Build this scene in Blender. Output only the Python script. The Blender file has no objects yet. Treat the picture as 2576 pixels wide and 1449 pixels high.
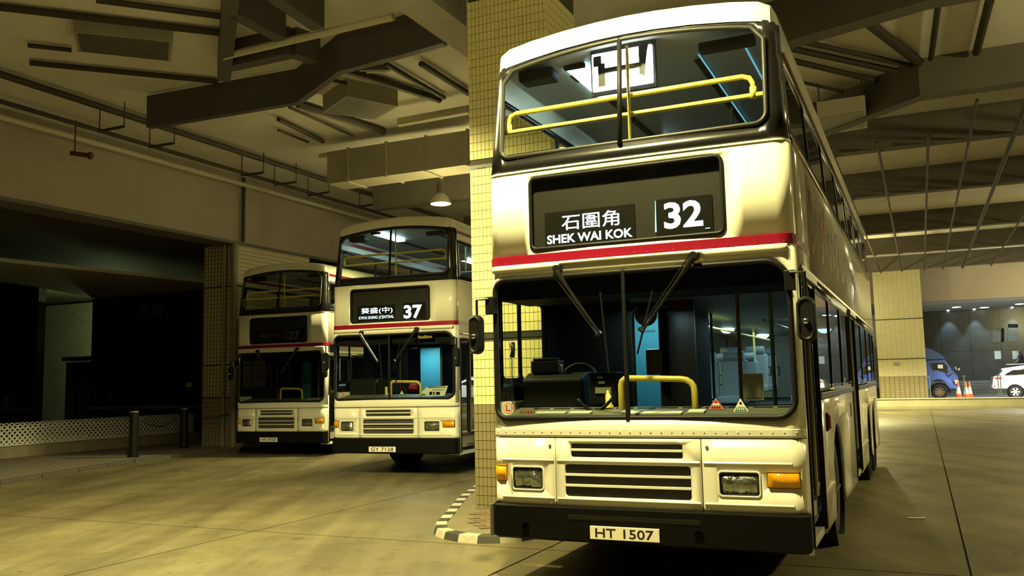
import bpy, bmesh, math, random
from math import sin, cos, pi, sqrt, atan2
from mathutils import Vector, Matrix
from mathutils.geometry import delaunay_2d_cdt
random.seed(7)
SC = bpy.context.scene
COL = SC.collection

# ------------------------------------------------------------------ camera
IW, IH = 2576, 1449
FL, PITCH, ROLL, CAMH = 2219.0, 0.1065, 0.0219, 1.583
_f = Vector((0, cos(PITCH), sin(PITCH))); _r = Vector((1, 0, 0)); _u = _r.cross(_f)
_r2 = _r * cos(ROLL) - _u * sin(ROLL); _u2 = _u * cos(ROLL) + _r * sin(ROLL)
cd = bpy.data.cameras.new('camera'); cam = bpy.data.objects.new('camera', cd); COL.objects.link(cam)
cd.sensor_width = 36.0; cd.lens = FL / IW * 36.0; cd.clip_end = 300; cd.clip_start = 0.05
M = Matrix((( _r2.x, _u2.x, -_f.x, 0), (_r2.y, _u2.y, -_f.y, 0), (_r2.z, _u2.z, -_f.z, CAMH), (0, 0, 0, 1)))
cam.matrix_world = M
SC.camera = cam

# ------------------------------------------------------------------ view and world
SC.view_settings.view_transform = 'Standard'; SC.view_settings.look = 'None'
SC.view_settings.gamma = 1.0; SC.view_settings.use_curve_mapping = False
SC.view_settings.exposure = 0.0
wd = bpy.data.worlds.new('night'); SC.world = wd; wd.use_nodes = True
wd.node_tree.nodes['Background'].inputs[0].default_value = (0.52, 0.50, 0.48, 1)
wd.node_tree.nodes['Background'].inputs[1].default_value = 0.012

LAMP_COL = (1.0, 0.885, 0.37)
# pendant lamps of the terminal, the last two added as fill: x, y, z, watts  (fixtures are built further down)
LAMPS = [(-0.3, 5.5, 6.10, 3900, 'bell-shaped pendant lamp above the picture, in front of the nearest bus'),
         (-3.6, 9.5, 6.05, 4500, 'bell-shaped pendant lamp above the picture, over the open floor left of the nearest bus'),
         (-1.6, 20.0, 5.70, 3500, 'bell-shaped pendant lamp hanging lit above the middle bus'),
         (4.1, 23.4, 5.6, 3000, 'bell-shaped pendant lamp hidden behind the nearest bus, nearer of two'),
         (14.0, 37.6, 5.6, 7500, 'bell-shaped pendant lamp hidden behind the nearest bus, farther of two'),
         (20.5, 27.0, 5.6, 2600, 'bell-shaped pendant lamp outside the picture, right of the far bays'),
         (11.5, 9.0, 5.9, 3000, 'bell-shaped pendant lamp outside the picture, right of the nearest bus'),
         (-11.5, 10.0, 5.9, 380, 'added bell-shaped fill lamp outside the picture on the left, brightening the lattice fence'),  # added out of view to brighten the lattice fence
         (25.8, 40.2, 5.2, 6500, 'added cool white fill lamp outside the picture, near the far parapet')]  # added out of view to throw white light on truck and car
LAMPS = [l for l in LAMPS if l[3] > 0]

# ------------------------------------------------------------------ frames of reference
YAW = 0.4307
U2 = Vector((sin(YAW), cos(YAW), 0)); V2 = Vector((-cos(YAW), sin(YAW), 0))   # along the bays, and across to the left
def AB(a, b, z=0.0): p = U2 * a + V2 * b; return Vector((p.x, p.y, z))
def ray(px, py): return _f + _r2 * ((px - IW / 2) / FL) - _u2 * ((py - IH / 2) / FL)
EYE = Vector((0, 0, CAMH))
def onz(px, py, z): d = ray(px, py); return EYE + d * ((z - CAMH) / d.z)
def ona(px, py, a): d = ray(px, py); return EYE + d * (a / d.dot(U2))
def onb(px, py, b): d = ray(px, py); return EYE + d * (b / d.dot(V2))
ROTZ = -YAW      # z rotation whose local x runs to the right of the bays and local y runs along them

# ------------------------------------------------------------------ materials
MATS = {}
def mat(name, col, rough=0.5, metal=0.0, var=0.0, scale=6.0, bump=0.0, bscale=40.0, emit=None, estr=0.0, spec=0.5, coat=0.0, col2=None, alpha=None):
    if name in MATS: return MATS[name]
    m = bpy.data.materials.new(name); m.use_nodes = True; nt = m.node_tree; b = nt.nodes['Principled BSDF']
    b.inputs['Base Color'].default_value = (*col, 1); b.inputs['Roughness'].default_value = rough; b.inputs['Metallic'].default_value = metal
    b.inputs['Specular IOR Level'].default_value = spec; b.inputs['Coat Weight'].default_value = coat
    tc = nt.nodes.new('ShaderNodeTexCoord')
    if var > 0:
        n = nt.nodes.new('ShaderNodeTexNoise'); n.inputs['Scale'].default_value = scale; n.inputs['Detail'].default_value = 6; n.inputs['Roughness'].default_value = 0.6
        nt.links.new(tc.outputs['Object'], n.inputs['Vector'])
        rp = nt.nodes.new('ShaderNodeValToRGB'); c2 = col2 or tuple(c * (1 - var) for c in col)
        rp.color_ramp.elements[0].position = 0.3; rp.color_ramp.elements[0].color = (*c2, 1)
        rp.color_ramp.elements[1].position = 0.68; rp.color_ramp.elements[1].color = (*col, 1)
        nt.links.new(n.outputs['Fac'], rp.inputs['Fac']); nt.links.new(rp.outputs['Color'], b.inputs['Base Color'])
    if bump > 0:
        n2 = nt.nodes.new('ShaderNodeTexNoise'); n2.inputs['Scale'].default_value = bscale; n2.inputs['Detail'].default_value = 4
        nt.links.new(tc.outputs['Object'], n2.inputs['Vector'])
        bp = nt.nodes.new('ShaderNodeBump'); bp.inputs['Strength'].default_value = bump; bp.inputs['Distance'].default_value = 0.02
        nt.links.new(n2.outputs['Fac'], bp.inputs['Height']); nt.links.new(bp.outputs['Normal'], b.inputs['Normal'])
    if emit:
        b.inputs['Emission Color'].default_value = (*emit, 1); b.inputs['Emission Strength'].default_value = estr
    MATS[name] = m
    return m
def glass(name, tint, refl=1.0, rough=0.02, ior=1.5):
    m = bpy.data.materials.new(name); m.use_nodes = True; nt = m.node_tree; nt.nodes.clear()
    o = nt.nodes.new('ShaderNodeOutputMaterial'); mx = nt.nodes.new('ShaderNodeMixShader')
    tr = nt.nodes.new('ShaderNodeBsdfTransparent'); tr.inputs[0].default_value = (*tint, 1)
    gl = nt.nodes.new('ShaderNodeBsdfGlossy'); gl.inputs['Roughness'].default_value = rough; gl.inputs[0].default_value = (refl, refl, refl, 1)
    fr = nt.nodes.new('ShaderNodeFresnel'); ge = nt.nodes.new('ShaderNodeNewGeometry'); mr = nt.nodes.new('ShaderNodeMapRange'); mr.inputs[3].default_value = ior; mr.inputs[4].default_value = 1 / ior
    nt.links.new(ge.outputs['Backfacing'], mr.inputs[0]); nt.links.new(mr.outputs[0], fr.inputs[0])
    nt.links.new(fr.outputs[0], mx.inputs[0]); nt.links.new(tr.outputs[0], mx.inputs[1]); nt.links.new(gl.outputs[0], mx.inputs[2]); nt.links.new(mx.outputs[0], o.inputs[0])
    MATS[name] = m
    return m
def tiles_mat(name, col, col2, mortar, tw, th, gap=0.004, rough=0.35):
    m = bpy.data.materials.new(name); m.use_nodes = True; nt = m.node_tree; b = nt.nodes['Principled BSDF']
    b.inputs['Roughness'].default_value = rough
    tc = nt.nodes.new('ShaderNodeTexCoord'); sp = nt.nodes.new('ShaderNodeSeparateXYZ'); nt.links.new(tc.outputs['Object'], sp.inputs[0])
    ad = nt.nodes.new('ShaderNodeMath'); ad.operation = 'ADD'; nt.links.new(sp.outputs[0], ad.inputs[0]); nt.links.new(sp.outputs[1], ad.inputs[1])
    cb = nt.nodes.new('ShaderNodeCombineXYZ'); nt.links.new(ad.outputs[0], cb.inputs[0]); nt.links.new(sp.outputs[2], cb.inputs[1])
    br = nt.nodes.new('ShaderNodeTexBrick'); br.offset = 0.0; br.squash = 1.0
    br.inputs['Scale'].default_value = 1.0; br.inputs['Brick Width'].default_value = tw; br.inputs['Row Height'].default_value = th
    br.inputs['Mortar Size'].default_value = gap; br.inputs['Mortar Smooth'].default_value = 0.0
    br.inputs['Color1'].default_value = (*col, 1); br.inputs['Color2'].default_value = (*col2, 1); br.inputs['Mortar'].default_value = (*mortar, 1)
    nt.links.new(cb.outputs[0], br.inputs['Vector']); nt.links.new(br.outputs['Color'], b.inputs['Base Color'])
    MATS[name] = m
    return m
def emis(name, col, s):
    return mat(name, (0.02, 0.02, 0.02), 0.5, emit=col, estr=s)

paint = mat('cream_paint', (0.76, 0.73, 0.60), 0.28, var=0.06, scale=3, coat=0.4)
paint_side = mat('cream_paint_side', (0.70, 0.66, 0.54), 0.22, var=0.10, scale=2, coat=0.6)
advert = mat('silver_advert_film', (0.56, 0.54, 0.50), 0.2, var=0.18, scale=1.4, coat=0.6)
red_paint = mat('red_paint', (0.24, 0.006, 0.022), 0.3, coat=0.4)
black_paint = mat('black_paint', (0.010, 0.010, 0.010), 0.25)
rubber = mat('black_rubber', (0.008, 0.008, 0.008), 0.5, spec=.2)
bumper_m = mat('black_bumper', (0.005, 0.005, 0.005), 0.5, bump=0.15, bscale=60, spec=.08)
dark_plastic = mat('dark_plastic', (0.018, 0.019, 0.018), 0.45)
dash_m = mat('grey_dashboard', (0.16, 0.16, 0.12), 0.6, var=0.2, scale=8)
chrome = mat('chrome', (0.75, 0.75, 0.72), 0.18, 1.0)
steel = mat('dull_steel', (0.35, 0.34, 0.30), 0.4, 0.8)
alu = mat('aluminium_trim', (0.62, 0.58, 0.48), 0.3, 0.6)
yellow_rail = mat('yellow_rail', (0.82, 0.64, 0.13), 0.35)
olive_rail = mat('olive_pole', (0.18, 0.20, 0.05), 0.35)
mesh_m = mat('grille_mesh', (0.012, 0.012, 0.011), 0.5)
lens_clear = mat('headlight_lens', (0.42, 0.44, 0.36), 0.12, 0.85, var=0.75, scale=16, bump=0.5, bscale=22)
lens_rim = mat('headlight_rim', (0.15, 0.14, 0.11), 0.3, 0.7)
amber = mat('amber_lens', (0.75, 0.33, 0.01), 0.15, var=0.35, scale=14, emit=(1.0, 0.45, 0.0), estr=0.04)
plate_m = mat('number_plate', (0.80, 0.76, 0.60), 0.4)
plate_txt = mat('plate_lettering', (0.012, 0.012, 0.010), 0.5)
tyre_m = mat('tyre', (0.014, 0.013, 0.012), 0.8, bump=0.3, bscale=40)
hub_m = mat('wheel_hub', (0.45, 0.43, 0.38), 0.3, 0.8)
under_m = mat('underbody', (0.010, 0.010, 0.009), 0.9)
int_grey = mat('interior_grey', (0.30, 0.30, 0.27), 0.5, var=0.1, scale=4)
int_dark = mat('interior_dark', (0.008, 0.008, 0.007), 0.7, spec=.15)
int_floor = mat('interior_floor', (0.05, 0.05, 0.05), 0.7)
blue_panel = mat('blue_panel', (0.10, 0.42, 0.55), 0.4)
brown_panel = mat('brown_panel', (0.06, 0.035, 0.015), 0.3)
seat_m = mat('grey_seat', (0.30, 0.33, 0.36), 0.7, var=0.15, scale=30)
seat_head = mat('grey_vinyl', (0.20, 0.24, 0.28), 0.5)
paper_m = mat('white_paper', (0.80, 0.78, 0.68), 0.6)
glass_m = glass('window_glass', (0.86, 0.90, 0.86))
glass_ws = glass('windscreen_glass', (0.70, 0.74, 0.68), 0.8)
glass_dark = glass('tinted_side_glass', (0.16, 0.17, 0.17), 1.0, 0.015, 1.9)
glass_dest = glass('destination_glass', (0.80, 0.80, 0.75), 1.0, 0.03, 1.6)
lit_blue = emis('cool_tube_light', (0.62, 0.95, 1.0), 14)
lit_white = emis('cool_white_glow', (0.9, 0.98, 1.0), 16)
lit_text = emis('lit_lettering', (0.72, 0.92, 1.0), 5.0)
lit_text2 = emis('lit_lettering_soft', (0.62, 0.90, 1.0), 3.2)
dim_text = mat('unlit_lettering', (0.10, 0.10, 0.075), 0.6)
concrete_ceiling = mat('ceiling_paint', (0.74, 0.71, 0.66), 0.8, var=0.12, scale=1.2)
beam_m = mat('shaded_beam', (0.13, 0.118, 0.10), 0.85, var=0.15, scale=1.5)  # darkened so the colour carries the shade of the beam faces
fascia_m = mat('fascia_paint', (0.34, 0.29, 0.235), 0.8, var=0.10, scale=0.8)
duct_m = mat('dark_duct', (0.075, 0.07, 0.068), 0.6, var=0.2, scale=3)
duct_pale = mat('galvanised_duct', (0.36, 0.33, 0.26), 0.55, 0.2, var=0.15, scale=2)
conduit_m = mat('conduit', (0.045, 0.038, 0.03), 0.7, spec=.2)
conduit_pale = mat('pale_pipe', (0.52, 0.48, 0.36), 0.5)
vent_m = mat('vent_box', (0.30, 0.28, 0.23), 0.6)
vent_dark = mat('vent_grille', (0.07, 0.065, 0.055), 0.7)
rust = mat('red_valve', (0.07, 0.012, 0.008), 0.7)

# ------------------------------------------------------------------ mesh helpers
class MB:
    def __init__(s): s.v = []; s.f = []
    def add(s, vs, fs): o = len(s.v); s.v += [tuple(v) for v in vs]; s.f += [tuple(i + o for i in f) for f in fs]; return s
    def box(s, x0, x1, y0, y1, z0, z1):
        return s.add([(x0,y0,z0),(x1,y0,z0),(x1,y1,z0),(x0,y1,z0),(x0,y0,z1),(x1,y0,z1),(x1,y1,z1),(x0,y1,z1)],
                     [(3,2,1,0),(4,5,6,7),(0,1,5,4),(1,2,6,5),(2,3,7,6),(3,0,4,7)])
    def hexa(s, b, t):
        return s.add(list(b) + list(t), [(3,2,1,0),(4,5,6,7),(0,1,5,4),(1,2,6,5),(2,3,7,6),(3,0,4,7)])
    def prism(s, poly, off):
        n = len(poly); off = Vector(off); vs = [Vector(p) for p in poly] + [Vector(p) + off for p in poly]
        return s.add(vs, [tuple(range(n))[::-1], tuple(range(n, 2*n))] + [(i, (i+1) % n, n + (i+1) % n, n + i) for i in range(n)])
    def tube(s, pts, r, seg=8, closed=False, cap=True):
        pts = [Vector(p) for p in pts]; n = len(pts); rings = []; prev = None
        for i, p in enumerate(pts):
            if closed: t = pts[(i+1) % n] - pts[i-1]
            else: t = pts[min(i+1, n-1)] - pts[max(i-1, 0)]
            t = t.normalized() if t.length > 1e-9 else Vector((0,0,1))
            if prev is None:
                a = Vector((0,0,1)) if abs(t.z) < 0.9 else Vector((1,0,0)); nrm = t.cross(a).normalized()
            else:
                nrm = prev - t * prev.dot(t); nrm = nrm.normalized() if nrm.length > 1e-6 else prev
            prev = nrm; bn = t.cross(nrm); rr = r[i] if isinstance(r, (list, tuple)) else r
            rings.append([p + (nrm * cos(2*pi*k/seg) + bn * sin(2*pi*k/seg)) * rr for k in range(seg)])
        vs = [v for R in rings for v in R]; fs = []
        m = n if closed else n - 1
        for i in range(m):
            j = (i + 1) % n
            for k in range(seg): fs.append((i*seg+k, i*seg+(k+1) % seg, j*seg+(k+1) % seg, j*seg+k))
        if cap and not closed: fs += [tuple(range(seg))[::-1], tuple((n-1)*seg + k for k in range(seg))]
        return s.add(vs, fs)
    def lathe(s, prof, c=(0,0,0), seg=20, axis='z'):
        vs = []; fs = []; n = len(prof)
        for k in range(seg):
            a = 2*pi*k/seg
            for (r, h) in prof:
                if axis == 'z': vs.append((c[0]+r*cos(a), c[1]+r*sin(a), c[2]+h))
                elif axis == 'x': vs.append((c[0]+h, c[1]+r*cos(a), c[2]+r*sin(a)))
                else: vs.append((c[0]+r*cos(a), c[1]+h, c[2]+r*sin(a)))
        for k in range(seg):
            j = (k+1) % seg
            for i in range(n-1): fs.append((k*n+i, j*n+i, j*n+i+1, k*n+i+1))
        return s.add(vs, fs)
    def grid(s, rows):
        n = len(rows[0]); vs = [p for r in rows for p in r]; fs = []
        for i in range(len(rows)-1):
            for j in range(n-1): fs.append((i*n+j, i*n+j+1, (i+1)*n+j+1, (i+1)*n+j))
        return s.add(vs, fs)
    def build(s, name, m, parent=None, smooth=False, bevel=0.0, solid=0.0, weld=False):
        me = bpy.data.meshes.new(name); me.from_pydata([tuple(v) for v in s.v], [], s.f)
        if weld:
            bm = bmesh.new(); bm.from_mesh(me); bmesh.ops.remove_doubles(bm, verts=bm.verts, dist=1e-5); bmesh.ops.recalc_face_normals(bm, faces=bm.faces); bm.to_mesh(me); bm.free()
        me.update(); me.materials.append(m)
        return link(name, me, parent, smooth, bevel, solid)
def link(name, me, parent=None, smooth=False, bevel=0.0, solid=0.0):
    o = bpy.data.objects.new(name, me); COL.objects.link(o)
    if parent: o.parent = parent
    if smooth:
        for p in me.polygons: p.use_smooth = True
        if smooth == 'auto':
            me.set_sharp_from_angle(angle=math.radians(38))
    if solid:
        md = o.modifiers.new('solid', 'SOLIDIFY'); md.thickness = solid; md.offset = -1
    if bevel:
        md = o.modifiers.new('bevel', 'BEVEL'); md.width = bevel; md.segments = 2; md.limit_method = 'ANGLE'
    return o
def B(name, m, parent, x0, x1, y0, y1, z0, z1, bevel=0.0): return MB().box(x0,x1,y0,y1,z0,z1).build(name, m, parent, bevel=bevel)
def empty(name, loc, rz=0.0):
    o = bpy.data.objects.new(name, None); COL.objects.link(o); o.location = loc; o.rotation_euler = (0, 0, rz); o.empty_display_size = 0.2
    return o
def tag(o, label, cat, group=None):
    o['label'] = label; o['category'] = cat
    if group: o['group'] = group
    return o
def struct(o): o['kind'] = 'structure'; return o
def stuff(o): o['kind'] = 'stuff'; return o
def dup(o, parent=None, **kw):
    c = o.copy(); COL.objects.link(c); c.parent = parent
    for ch in list(o.children): dup(ch, c)
    return c
def rr(x0, x1, z0, z1, r, n=6):
    if not isinstance(r, (list, tuple)): r = (r,)*4      # bl, br, tr, tl
    P = []
    for (cx, cz, a0, q) in ((x0+r[0], z0+r[0], pi, r[0]), (x1-r[1], z0+r[1], 1.5*pi, r[1]), (x1-r[2], z1-r[2], 0, r[2]), (x0+r[3], z1-r[3], 0.5*pi, r[3])):
        for k in range(n+1): a = a0 + 0.5*pi*k/n; P.append((cx + q*cos(a), cz + q*sin(a)))
    return P
def pip(p, poly):
    x, y = p; c = False; n = len(poly); j = n-1
    for i in range(n):
        xi, yi = poly[i]; xj, yj = poly[j]
        if (yi > y) != (yj > y) and x < (xj-xi)*(y-yi)/(yj-yi)+xi: c = not c
        j = i
    return c
def panel(name, m, parent, outer, holes, fn, ub=(), vb=(), solid=0.0, flip=False, smooth='auto'):
    vs = []; es = []
    for poly in [outer] + list(holes):
        o = len(vs); n = len(poly); vs += [Vector(p) for p in poly]; es += [(o+i, o+(i+1) % n) for i in range(n)]
    us = [p[0] for p in outer]; ws = [p[1] for p in outer]
    for u in ub:
        if min(us) < u < max(us): o = len(vs); vs += [Vector((u, min(ws))), Vector((u, max(ws)))]; es.append((o, o+1))
    for w in vb:
        if min(ws) < w < max(ws): o = len(vs); vs += [Vector((min(us), w)), Vector((max(us), w))]; es.append((o, o+1))
    V, E_, F, *_ = delaunay_2d_cdt(vs, es, [], 0, 1e-6)
    keep = []
    for f in F:
        c = sum((V[i] for i in f), Vector((0, 0))) / len(f)
        if pip(c, outer) and not any(pip(c, h) for h in holes): keep.append(tuple(f) if not flip else tuple(reversed(f)))
    used = sorted({i for f in keep for i in f}); ix = {k: i for i, k in enumerate(used)}
    me = bpy.data.meshes.new(name); me.from_pydata([tuple(fn(V[i][0], V[i][1])) for i in used], [], [tuple(ix[i] for i in f) for f in keep])
    me.update(); me.materials.append(m)
    return link(name, me, parent, smooth, 0, solid)
_tc = {}
def text_mesh(s, bold=0.0):
    k = (s, bold)
    if k not in _tc:
        c = bpy.data.curves.new('lettering', 'FONT'); c.body = s; c.offset = bold; c.resolution_u = 3
        o = bpy.data.objects.new('lettering', c); COL.objects.link(o)
        me = bpy.data.meshes.new_from_object(o.evaluated_get(bpy.context.evaluated_depsgraph_get()))
        P = [tuple(v.co) for v in me.vertices]; F = [tuple(p.vertices) for p in me.polygons]
        bpy.data.objects.remove(o); bpy.data.meshes.remove(me); _tc[k] = (P, F)
    return _tc[k]
def text(name, s, m, parent, fn, x0, x1, z0, z1, bold=0.0, depth=0.0):
    P, F = text_mesh(s, bold); ax = [p[0] for p in P]; ay = [p[1] for p in P]
    fx = lambda x: x0 + (x - min(ax)) / (max(ax) - min(ax)) * (x1 - x0); fz = lambda y: z0 + (y - min(ay)) / (max(ay) - min(ay)) * (z1 - z0)
    me = bpy.data.meshes.new(name); me.from_pydata([tuple(fn(fx(p[0]), fz(p[1]))) for p in P], [], F); me.update(); me.materials.append(m)
    return link(name, me, parent, False, 0, depth)

# ------------------------------------------------------------------ the double-decker buses
BL = 11.25                     # length
def hw(z): return 1.25 if z < 3.3 else 1.25 - 0.06 * min(1.0, (z - 3.3))
def fy(x, z, off=0.0):
    h = hw(z); r = 0.11; ax = abs(x) - (h - r)
    c = 0.0 if ax <= 0 else r - sqrt(max(r*r - ax*ax, 0.0))
    return c + 0.03 * (x/1.25)**2 + 0.10 * max(0.0, z - 3.34) + off
FX = [sg * v for sg in (-1, 1) for v in (0.3, 0.6, 0.9, 1.06, 1.12, 1.14, 1.16, 1.18, 1.20, 1.215, 1.23, 1.24)]
def FR(off=0.0): return lambda x, z: (x, fy(x, z, off), z)
def SD(sg, off=0.0): return lambda y, z: (sg * (hw(z) + off), y, z)
def arch_bottom(y0, y1, z0, z1, arches):
    P = [(y0, z1), (y0, z0)]
    for c in arches:
        if y0 < c < y1:
            R = 0.60; h = 0.52 - z0; a0 = -math.asin(h / R) if h < R else -pi/2
            P += [(c + R * cos(a), 0.52 + R * sin(a)) for a in [pi - a0 - (pi - 2*a0) * k / 18 for k in range(19)]]
    P += [(y1, z0), (y1, z1)]
    return P
def make_bus(C, yaw, dz, cfg):
    U = Vector((sin(yaw), cos(yaw), 0)); V = Vector((-cos(yaw), sin(yaw), 0))
    o = Vector((C[0], C[1], 0)) + V * 1.25
    R = empty('double_decker_bus', (o.x, o.y, dz), -yaw); tag(R, cfg['label'], 'bus', 'double-decker buses in the terminal')
    near = cfg['near']
    pn = lambda n, m, out, holes, fn, **k: panel(n, m, R, out, holes, fn, **k)
    # ---- lower front: three flaps
    gr1 = rr(-0.537, 0.363, 0.983, 1.090, 0.015, 3); gr2 = rr(-0.593, 0.418, 0.676, 0.927, 0.025, 3)
    hl = [rr(-1.058, -0.787, 0.721, 0.894, 0.02, 3), rr(0.627, 0.916, 0.721, 0.890, 0.02, 3)]
    ind = [rr(-1.246, -1.107, 0.781, 0.901, 0.006, 2), rr(0.970, 1.203, 0.781, 0.895, 0.006, 2)]
    z0, z1 = 0.592, 1.130
    flaps = []
    for (x0, x1, hs) in ((-1.25, -0.677, [hl[0], ind[0]]), (-0.669, 0.498, [gr1, gr2]), (0.506, 1.25, [hl[1], ind[1]])):
        flaps.append(pn('front_flap', paint, [(x0, z0), (x1, z0), (x1, z1), (x0, z1)], hs, FR(), ub=FX, vb=(0.64, 0.95), solid=0.02))
        # raised crease and bottom chamfer of the flap
        cx0, cx1 = max(x0, -1.16) + 0.01, min(x1, 1.16) - 0.01
        def ledge(za, zb, d, nm):
            xs = [cx0 + (cx1 - cx0) * k / 8 for k in range(9)]
            q = MB().grid([[(x, fy(x, zb) - 0.002, zb) for x in xs], [(x, fy(x, za) - d, za + 0.004) for x in xs], [(x, fy(x, za) - d, za) for x in xs], [(x, fy(x, za) + 0.001, za - 0.006) for x in xs]])
            q.build(nm, paint, flaps[-1])
        ledge(0.953, 0.966, 0.010, 'crease')
        ledge(0.655, 0.668, 0.012, 'lower_crease')
        if near:
            for (bx, bz) in (((x0 + 0.04) if x0 > 0 else (x1 - 0.04), 1.07), ((x0 + 0.04) if x0 > 0 else (x1 - 0.04), 0.62)):
                if x0 < -0.7 or x0 > 0.4: MB().lathe([(0.0, -0.006), (0.010, -0.006), (0.014, 0.0)], (bx, fy(bx, bz), bz), 10, 'y').build('flap_lock', steel, flaps[-1])
    pn('front_backing', int_dark, [(-1.2, 0.5), (1.2, 0.5), (1.2, 1.24), (-1.2, 1.24)], [], FR(0.055), ub=FX)
    # grilles
    for gi, (g, zs) in enumerate(((gr1, (1.040,)), (gr2, (0.845, 0.762)))):
        gx0, gx1 = min(p[0] for p in g), max(p[0] for p in g); gz0, gz1 = min(p[1] for p in g), max(p[1] for p in g)
        G = empty('grille', (0, 0, 0)); G.parent = R
        if near:
            q = MB(); n = int((gx1 - gx0) / 0.011); rows = int((gz1 - gz0) / 0.010)
            for r_ in range(rows + 1):          # staggered expanded mesh
                z = gz0 + (gz1 - gz0) * r_ / max(rows, 1)
                xs = [gx0 + (gx1 - gx0) * k / n for k in range(n + 1)]
                pts = [(x, fy(x, z) + 0.028, z + (0.0035 if (k + r_) % 2 else -0.0035)) for k, x in enumerate(xs)]
                for k in range(n):
                    a, b_ = Vector(pts[k]), Vector(pts[k+1]); q.add([a - Vector((0,0,.0016)), b_ - Vector((0,0,.0016)), b_ + Vector((0,0,.0016)), a + Vector((0,0,.0016))], [(0,1,2,3)])
            stuff(q.build('mesh', mat('grille_wire', (0.09, 0.085, 0.07), 0.4, 0.6), G))
        MB().grid([[(gx0 - .01, .03, gz0 - .01), (gx1 + .01, .03, gz0 - .01)], [(gx0 - .01, .03, gz1 + .01), (gx1 + .01, .03, gz1 + .01)]]).build('mesh_backing', mesh_m if near else mat('grille_mesh_far', (0.05, 0.048, 0.04), 0.5), G)
        for z in zs:
            xs = [gx0 + (gx1 - gx0) * k / 6 for k in range(7)]
            q = MB().grid([[(x, fy(x, z) + .018, z + .010) for x in xs], [(x, fy(x, z) - .004, z + .008) for x in xs], [(x, fy(x, z) - .004, z - .008) for x in xs], [(x, fy(x, z) + .018, z - .010) for x in xs]]); q.build('slat', paint, G)
    # headlights and indicators
    for i, h in enumerate(hl):
        hx0, hx1 = min(p[0] for p in h), max(p[0] for p in h); hz0, hz1 = min(p[1] for p in h), max(p[1] for p in h)
        H = empty('headlight', (0, 0, 0)); H.parent = R
        panel('rim', paint, H, rr(hx0-.012, hx1+.012, hz0-.012, hz1+.012, 0.03, 4), [rr(hx0+.002, hx1-.002, hz0+.002, hz1-.002, 0.022, 4)], FR(-0.005), ub=FX, solid=0.03); panel('seal', rubber, H, rr(hx0+.002, hx1-.002, hz0+.002, hz1-.002, 0.022, 4), [rr(hx0+.011, hx1-.011, hz0+.011, hz1-.011, 0.02, 4)], FR(0.002), ub=FX, solid=0.02)
        panel('lens', lens_clear, H, rr(hx0+.008, hx1-.008, hz0+.008, hz1-.008, 0.02, 4), [], FR(0.006), ub=FX, solid=0.02)
    for i, h in enumerate(ind):
        hx0, hx1 = min(p[0] for p in h), max(p[0] for p in h); hz0, hz1 = min(p[1] for p in h), max(p[1] for p in h)
        I = empty('indicator', (0, 0, 0)); I.parent = R
        panel('housing', rubber, I, rr(hx0, hx1, hz0, hz1, 0.006, 2), [], FR(0.012), ub=FX, solid=0.02)
        panel('amber_lens', amber, I, rr(hx0+.006, hx1-.006, hz0+.006, hz1-.006, 0.008, 2), [], FR(-0.012), ub=FX, solid=0.02)
    # ---- waist and windscreen surround
    ws = rr(-1.205, 1.205, 1.275, 2.445, (0.10, 0.13, 0.17, 0.10), 8)
    pn('front_frame', paint, [(-1.25, 1.138), (1.25, 1.138), (1.25, 2.556), (-1.25, 2.556)], [ws], FR(), ub=FX, solid=0.03)
    t = MB().grid([[(x, fy(x, z) - d, z) for x in sorted(FX + [-1.25, 1.25])] for (z, d) in ((1.205, -.001), (1.20, .008), (1.155, .008), (1.15, -.001))]); trim = t.build('waist_trim', paint, R)
    if near:
        q = MB()
        for k in range(30):
            x = -1.19 + 2.38 * k / 29; q.lathe([(0.0, -0.013), (0.0055, -0.011), (0.0075, -0.006)], (x, fy(x, 1.18), 1.18), 7, 'y')
        q.build('rivets', paint, trim)
    vis = [(-1.22, 2.555), (-1.22, 2.500), (-0.62, 2.500), (-0.57, 2.530), (0.55, 2.530), (0.60, 2.500), (1.20, 2.500), (1.20, 2.555)]
    pn('windscreen_visor', paint, vis, [], FR(-0.022), ub=FX, solid=0.03)
    # gasket, glass, divider
    q = MB().tube([(x, fy(x, z) - 0.004, z) for (x, z) in rr(-1.195, 1.195, 1.288, 2.435, (0.10, 0.13, 0.17, 0.10), 8)], 0.022, 8, True); q.build('windscreen_gasket', rubber, R, smooth=True)
    for (x0, x1, rad) in ((-1.20, -0.065, (0.09, 0, 0, 0.09)), (-0.047, 1.20, (0, 0.12, 0.16, 0))):
        panel('windscreen', glass_ws, R, rr(x0, x1, 1.285, 2.440, rad, 6), [], FR(0.012), ub=FX)
    B('windscreen_divider', rubber, R, -0.072, -0.040, -0.006, 0.03, 1.27, 2.45, 0.006)
    # ---- wipers
    for (xa, za, xb, zb, bx0, bz0, bx1, bz1) in ((-0.60, 2.47, -0.25, 1.955, -0.235, 2.28, -0.185, 1.64), (0.52, 2.49, 0.10, 1.955, 0.19, 2.26, 0.05, 1.78)):
        Wp = empty('wiper', (0, 0, 0)); Wp.parent = R
        d = Vector((xb - xa, 0, zb - za)).normalized(); pr = Vector((d.z, 0, -d.x)) * 0.022
        A = Vector((xa, -0.055, za)); Bv = Vector((xb, -0.045, zb))
        MB().tube([A, A + (Bv - A) * 0.30, Bv], [0.028, 0.014, 0.011], 8).build('arm', black_paint, Wp)
        MB().tube([A + pr * 1.6, Bv + pr], 0.006, 6).build('link_rod', black_paint, Wp)
        MB().tube([Bv + pr * 1.6, Bv - pr * 0.6], 0.016, 8).build('pivot', black_paint, Wp)
        MB().tube([(bx0, -0.035, bz0), (bx1, -0.035, bz1)], 0.008, 6).build('blade', rubber, Wp)
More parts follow.
